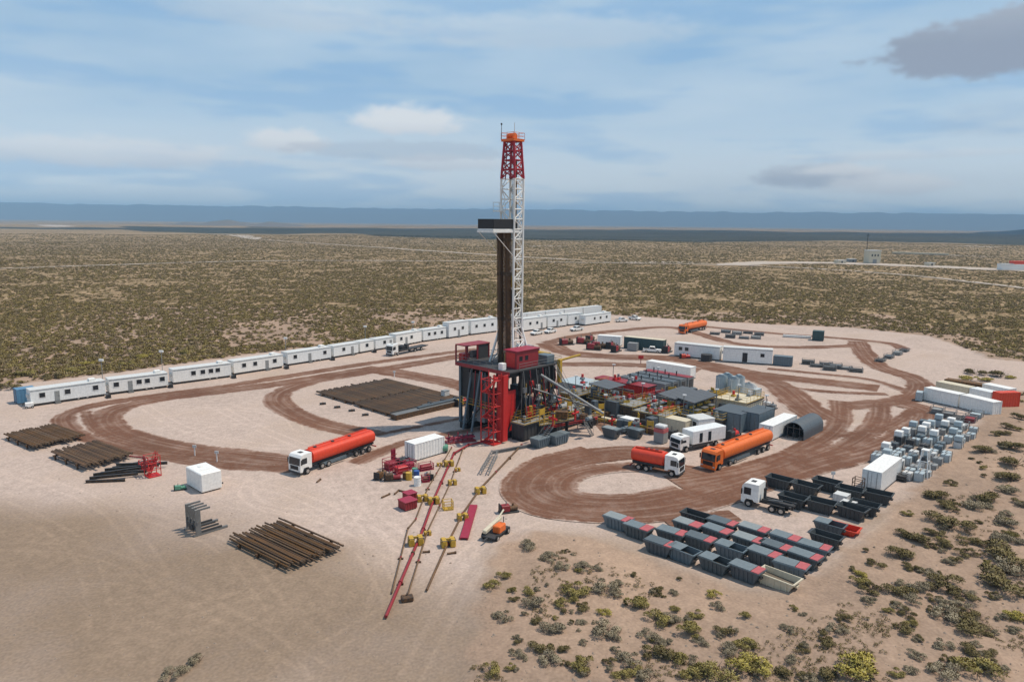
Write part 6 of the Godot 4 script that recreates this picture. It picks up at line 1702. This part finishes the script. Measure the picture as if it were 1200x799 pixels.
	part("panel", slab(0.02, 1.0, -1.7, 0.08, 2.9, -0.9), M("maroon"), rc)
	for k in 4: strut("brace", Vector3(0.05, 0.8 * k, -1.75), Vector3(0.05, 0.8 * (k + 1), -0.05), 0.045, M("red"), rc)
	cage("red_cage", "low red frame lying before the taller red cage", "cage", gp(166, 554), T47, 1.4, 1.3, 1.6, M("red"))
	var rl := thing("red_pipe", "thin dark red pipe lying between pipe stack and red cage", "pipe", gp(143, 535), deg_to_rad(-14))
	strut("barrel", Vector3(0, 0.2, 0), Vector3(4.0, 0.2, 0), 0.12, M("maroon"), rl); strut("collar", Vector3(3.8, 0.2, 0), Vector3(4.1, 0.2, 0), 0.18, M("dark"), rl)
	var fs := thing("fork_stand", "grey steel stand with four upright forks and top prongs", "stand", gp(236, 628), T47)
	for z in [-2.9, -0.3]: part("base_beam", slab(-0.8, 0, z - 0.12, 3.3, 0.28, z + 0.12), M("steel"), fs)
	for k in 4:
		var z := -2.9 + k * 0.87
		part("upright", slab(-0.55, 0.28, z - 0.09, 0.1, 3.3, z + 0.09, 0.02), M("steel"), fs)
		part("prong", slab(0.1, 3.05, z - 0.07, 1.3, 3.25, z + 0.07), M("steel"), fs)
		part("lower_prong", slab(0.1, 0.3, z - 0.09, 2.6, 0.5, z + 0.09), M("dark"), fs)
	part("cross_bar", slab(-0.4, 1.6, -3.1, -0.2, 1.8, -0.1), M("steel"), fs); part("spare_wheel", MB.new().tube(Vector3(-0.75, 1.0, -1.2), Vector3(-0.56, 1.0, -1.2), 0.45, 14), M("dark"), fs)
	# cones and marker posts by the track
	for q in [[228, 534, "nearest the white box tank"], [254, 541, "second from the white box tank"], [976, 566, "by the track near the dark skips"], [462, 443, "behind the wide pipe racks"]]:
		var t := thing("marker_post", "small white marker post %s" % q[2], "post", gp(q[0], q[1]))
		part("post", MB.new().tube(Vector3.ZERO, Vector3(0, 1.5, 0), 0.09, 6), M("white"), t); part("cap", slab(-0.3, 1.3, -0.05, 0.3, 1.75, 0.05, 0.02), M("pale"), t)

func make_yard():
	var u := su()
	var v := sv()
	var T47 := deg_to_rad(SITE)
	box_container("shipping_container", "white container at the edge of the crate yard by the dark skips", "container", 1032, 579, 9.6, 2.6, 3.1, M("white"))
	var fr := cage("rusty_stand", "rusty upright frame beside the white container's end", "frame", gp(1010, 579), T47, 1.2, 1.4, 2.0, rust(1))
	# crates in rows
	var c0 := gp(1062, 566)
	var n := 0
	for i in 15:
		for j in 5:
			if rng.randf() < 0.12 or (i < 2 and j > 3): continue
			var p := c0 + u * (1.0 + i * 2.55 + rng.randf_range(-0.3, 0.3)) - v * (j * 2.0 - 6.0 + 3.8 + rng.randf_range(-0.3, 0.3)) + v * 0.0
			var key: String = ["pale", "silo", "grey", "grey", "silo", "bluegrey", "pale", "steel"][rng.randi() % 8]
			if i in [6, 7] and j > 1: key = "dark" if rng.randf() < 0.6 else "slate"
			var t := thing("storage_crate", "%s caged crate in the rows of the crate yard" % {"pale": "pale grey", "silo": "blue grey", "white": "white", "grey": "grey", "bluegrey": "dark blue grey", "steel": "steel grey", "dark": "black", "slate": "slate"}[key], "crate", p, T47 + rng.randf_range(-0.08, 0.08), "%s crates in the crate yard" % key)
			var h := rng.randf_range(0.9, 1.5)
			part("pallet", slab(0, 0, -1.4, 1.5, 0.16, 0, 0.02), M("grey"), t)
			part("body", slab(0.08, 0.16, -1.32, 1.42, h, -0.08, 0.08), M(key), t)
			for x in [0.03, 1.47]:
				for z in [-1.37, -0.03]: strut("post", Vector3(x, 0.1, z), Vector3(x, h + 0.08, z), 0.04, M("steel"), t)
			part("top_bar", slab(0, h + 0.02, -0.75, 1.5, h + 0.09, -0.65), M("steel"), t)
			n += 1
			if rng.randf() < 0.28:
				var d := thing("stacked_crate", "%s crate stacked on a %s one in the crate yard" % [["white", "pale"][n % 2], key], "crate", p + Vector3(0.0, h + 0.09, 0.0), T47, "crates stacked on others in the yard, %s" % key)
				part("body", slab(0.1, 0.1, -1.3, 1.4, 1.0, -0.1, 0.08), M(["white", "silo"][n % 2]), d)
				part("pallet", slab(0.05, 0, -1.35, 1.45, 0.1, -0.05), M("grey"), d)
	# white trestle tower
	var tw := thing("trestle_tower", "white lattice trestle tower at the crate yard's near corner", "tower", gp(1082, 561), T47)
	for s in [-1.0, 1.0]:
		for z in [-1.0, 1.0]: strut("leg", Vector3(s * 0.9, 0, z * 0.8), Vector3(s * 0.35, 4.4, z * 0.35), 0.09, M("white"), tw)
		for y in [1.3, 2.8]:
			var k: float = 1.0 - y / 7.5
			strut("tie", Vector3(-0.9 * k, y, s * 0.8 * k), Vector3(0.9 * k, y, s * 0.8 * k), 0.06, M("white"), tw)
			strut("tie", Vector3(s * 0.9 * k, y, -0.8 * k), Vector3(s * 0.9 * k, y, 0.8 * k), 0.06, M("white"), tw)
	part("top_plate", slab(-0.5, 4.4, -0.5, 0.5, 4.55, 0.5), M("white"), tw)
	part("drum", MB.new().tube(Vector3(0, 2.9, -0.4), Vector3(0, 2.9, 0.4), 0.4, 10), M("dark"), tw)
	cage("dark_crate", "dark heap crate between white container and trestle tower", "crate", gp(1062, 566), T47, 2.4, 2.6, 1.2, M("dark"), "", M("dark"))
	# rows of containers at the far end of the yard
	container("shipping_container", "white container in the yard's near container row, beside the crates", "container", 1082, 469, 1122, 478, 2.6, 2.9, M("white"))
	container("shipping_container", "white container in the near container row, at the bank's side", "container", 1124, 478, 1163, 488, 2.6, 2.9, M("white"))
	container("shipping_container", "cream container in the second row behind the white ones", "container", 1096, 462, 1134, 470, 2.6, 3.0, M("cream"))
	container("shipping_container", "pale container in the second row next to the red one", "container", 1135, 470, 1160, 476, 2.6, 3.0, M("cabin"))
	container("shipping_container", "bright red container end in the second row", "container", 1162, 476, 1170, 478.5, 5.0, 3.3, M("tankred"))
	container("shipping_container", "white container behind the red one near the bank", "container", 1150, 466, 1181, 473, 2.6, 3.2, M("white"))
	container("shipping_container", "orange brown low container behind the cream one", "container", 1106, 455, 1150, 462, 2.6, 2.2, rust(2))
	var gh := container("storage_hut", "small grey hut at the near end of the white container row", "hut", 1073, 470, 1081, 471, 2.4, 2.0, M("silo"))
	for q in [[1118, 492, "steel", "grey long pallet beside the white container row"], [1130, 497, "dark", "dark pallet load between crates and white containers"], [1143, 498, "maroon", "maroon crate at the bank's side of the yard"], [1104, 487, "grey", "grey crate close to the white container row"], [1122, 503, "slate", "slate crate among the far crates"], [1150, 493, "silo", "blue grey crate at the foot of the white container row"], [1133, 506, "pale", "pale crate at the bank's side of the yard"]]:
		cage("yard_crate", q[3], "crate", gp(q[0], q[1]), T47, 2.6, 2.2, 1.5, M("steel"), "", M(q[2]))

func make_rear():
	var T47 := deg_to_rad(SITE)
	# white long cabins and dark container behind the rig
	var a := site_cabin("long_cabin", "long white cabin with red box before it behind the tanks", 790, 417, 843, 423, 3.0, 3.9, M("white"), [[0.14, 0], [0.28, 0]], [], "", 0.3)
	var b := site_cabin("long_cabin", "long white cabin with a dark doorway behind the tanks", 847, 424, 905, 428, 3.0, 4.2, M("white"), [[0.8, 0]], [0.46], "", 0.3)
	part("shutter", slab(5.1, 0.4, 0, 6.4, 2.9, 0.05), M("black"), b)
	container("shipping_container", "dark teal long container with a pale roof in the rear yard", "container", 731, 408, 777, 413, 2.6, 3.6, M("teal"), "", M("cream"))
	container("shipping_container", "blue grey container past the long white cabins", "container", 906, 428, 928, 430, 2.5, 2.6, M("bluegrey"))
	container("shipping_container", "white container behind the red pumps of the rear yard", "container", 700, 404, 727, 406, 2.6, 3.0, M("white"))
	container("grey_hut", "grey hut in front of the dark teal container", "hut", 735, 411, 746, 412, 2.2, 2.4, M("grey"))
	container("storage_hut", "small dark teal hut beside a white beam far back", "hut", 952, 399, 965, 400, 3.0, 3.2, M("teal"))
	container("white_beam", "long low white beam lying far back by the teal hut", "beam", 918, 395, 951, 397, 0.8, 0.9, M("white"))
	drum("dark round tank before the first long white cabin", 828, 423, M("dark"), 1.9, 1.5)
	pump_unit("pump_unit", "red pump in front of the first long white cabin", gp(803, 420), 0.2, M("tankred"), M("red"), 1.0)
	pickup("blue and white pickup by the dark teal container", 772, 414, 756, 413)
	for q in [[684, 403, "first"], [692, 400, "second"], [702, 408, "third"], [716, 408, "fourth"], [722, 412, "fifth"], [696, 410, "sixth"], [664, 404, "seventh"], [782, 413, "eighth"]]:
		pump_unit("pump_trailer", "maroon pump unit in the rear yard, %s along the track" % q[2], gp(q[0], q[1]), deg_to_rad(-20 + 40 * (int(q[0]) % 3)), M("maroon"), rust(1), 1.5, "maroon pump units in the rear yard")
	var rs := thing("red_post", "small red sign post beside the brown track behind the generators", "sign", gp(751, 426))
	strut("post", Vector3.ZERO, Vector3(0, 1.6, 0), 0.1, M("maroon"), rs); part("board", slab(-0.7, 1.3, -0.08, 0.7, 2.2, 0.08, 0.02), M("red"), rs)
	# dark pallets and pipe bundles in the rear yard
	var k := 0
	for q in [[832, 392], [845, 390], [858, 392], [871, 391], [884, 393], [850, 396], [866, 397], [880, 397], [940, 427], [950, 430], [961, 429], [972, 432], [984, 433], [996, 436], [965, 434], [1035, 425], [1045, 421], [1055, 417], [1063, 413]]:
		var mk: String = ["dark", "slate", "grey", "black", "bindark"][k % 5]
		cage("pallet_load", "%s pallet load %s" % [{"dark": "dark", "slate": "slate", "grey": "grey", "black": "black", "bindark": "blackish"}[mk], "beside the far orange tank lorry" if q[0] < 900 else ("in the line past the blue grey container" if q[0] < 1000 else "in the row at the far bend of the track")], "pallet", gp(q[0], q[1]), deg_to_rad(SITE if q[0] > 1000 else -20), 3.2, 2.2, 0.9 + 0.25 * (k % 3), M("steel"), "pallet loads %s %d" % [mk, 0 if q[0] < 900 else (1 if q[0] < 1000 else 2)], M(mk))
		k += 1

func make_far():
	# a second site far out on the plain
	var t := thing("far_building", "pale square building far out on the plain beside a thin pole", "building", gp(1022, 308))
	part("wall", slab(-6, 0, -6, 6, 12.5, 6, 0.1), M("cream"), t); part("roof", slab(-6.3, 12.5, -6.3, 6.3, 13.2, 6.3), M("pale"), t)
	for x in [-3.0, 0.0, 3.0]: part("window", slab(x - 0.7, 7.0, 5.98, x + 0.7, 9.0, 6.05), M("glass"), t)
	part("door", slab(-2.0, 0, 5.98, 2.0, 4.0, 6.06), M("grey"), t)
	var pl := thing("far_pole", "thin tall pole standing beside the pale far building", "pole", gp(1015, 307))
	strut("shaft", Vector3.ZERO, Vector3(0, 30, 0), 0.3, M("dark"), pl); strut("cross_arm", Vector3(-2, 28, 0), Vector3(2, 28, 0), 0.2, M("dark"), pl)
	for q in [[985, 308, 10, 2.5, "cream"], [998, 307, 8, 3, "grey"], [1090, 311, 7, 2.5, "cream"]]:
		var d := thing("far_shed", "small %s shed on the far site, %s wide" % [q[4].replace("cabin", "off white"), {985: "widest", 998: "rather", 968: "hardly", 1050: "fairly", 1090: "very", 1130: "less"}[q[0]]], "shed", gp(q[0], q[1]), 0.2)
		part("wall", slab(-q[2] / 2.0, 0, -3, q[2] / 2.0, q[3], 3, 0.05), M(q[4]), d); part("roof", slab(-q[2] / 2.0 - 0.3, q[3], -3.3, q[2] / 2.0 + 0.3, q[3] + 0.4, 3.3), M("pale"), d); part("door", slab(-0.8, 0, 2.98, 0.8, 2.2, 3.05), M("dark"), d)
	for q in [[1046, 297, 1112, 299, 2.2, "near"]]:
		var f := along(q[0], q[1], q[2], q[3])
		container_at("long_hall", "very long low pale hall far out on the plain", "hall", f[0], f[1], f[2], 8.0, q[4], M("cream"), "", M("cream"))
	var rr := thing("far_red_plant", "red and white plant with a slanting boom far out on the plain", "plant", gp(1190, 316))
	part("hall", slab(-14, 0, -4, 10, 5, 4, 0.1), M("white"), rr); part("red_block", slab(-4, 5, -3, 8, 8, 3, 0.1), M("tankred"), rr); part("boom", MB.new().tube(Vector3(8, 6, 0), Vector3(16, 17, 0), 0.5, 6), M("red"), rr); part("roof", slab(-14.3, 5, -4.3, -4.1, 5.5, 4.3), M("pale"), rr)


func _ready():
	rng.seed = 1
	# camera
	var p := atan((399.5 - 261.0) / FOC)
	var ro := deg_to_rad(0.64)
	c_f = Vector3(0, -sin(p), -cos(p))
	var up0 := Vector3(0, cos(p), -sin(p))
	c_r = Vector3.RIGHT * cos(ro) + up0 * sin(ro)
	c_u = Vector3.LEFT * sin(ro) + up0 * cos(ro)
	var cam := Camera3D.new()
	cam.name = "camera"
	add_child(cam)
	cam.transform = Transform3D(Basis(c_r, c_u, -c_f), Vector3(0, EYE, 0))
	cam.fov = rad_to_deg(2.0 * atan(399.5 / FOC))
	cam.near = 0.5; cam.far = 90000.0
	cam.current = true
	# sky, haze, exposure
	var we := WorldEnvironment.new()
	we.name = "world_environment"
	var env := Environment.new()
	env.background_mode = Environment.BG_SKY
	env.sky = make_sky()
	env.background_energy_multiplier = 1.0
	env.tonemap_mode = Environment.TONE_MAPPER_LINEAR
	env.tonemap_exposure = 1.0
	env.fog_enabled = true
	env.fog_density = 0.0001
	env.fog_light_color = Color(0.68, 0.87, 1.0)
	env.sdfgi_enabled = true; env.ssao_enabled = true; env.ssil_enabled = true
	we.environment = env
	add_child(we)
	# the sun stands high on the side of the crate yard: the mast's shade falls across the pipe racks
	var sun := DirectionalLight3D.new()
	sun.name = "sun"
	sun.light_energy = 1.25
	sun.light_color = Color(1.0, 0.955, 0.89)
	sun.light_angular_distance = 0.5
	sun.shadow_enabled = true
	add_child(sun)
	sun.look_at_from_position(Vector3.ZERO, Vector3(-0.52, -1.0, 0.08))
	make_textures()
	unit_tube = MB.new().tube(Vector3.ZERO, Vector3.UP, 1.0, 6).mesh()
	make_ground()
	make_plain()
	var hm := mat("hill", Color(0.16, 0.135, 0.11), 0.95, 0.0, "")
	ridge("far_hills", -48, 48, 17000, [290, 296, 301, 306, 303, 309, 312, 317, 322, 318, 328, 333, 329, 321, 315, 312, 317, 309, 304, 296, 293, 298, 303], hm, 3, 7400)
	ridge("low_hills", -26, -15.5, 5200, [0, 8, 22, 16, 30, 38, 26, 14, 30, 22, 12, 0], hm, 6, 1400)
	ridge("low_hills", 31, 46, 6000, [0, 18, 36, 44, 52, 60, 50, 20], hm, 8, 1500)
	make_cloud()
	make_objects()
	make_scrub()
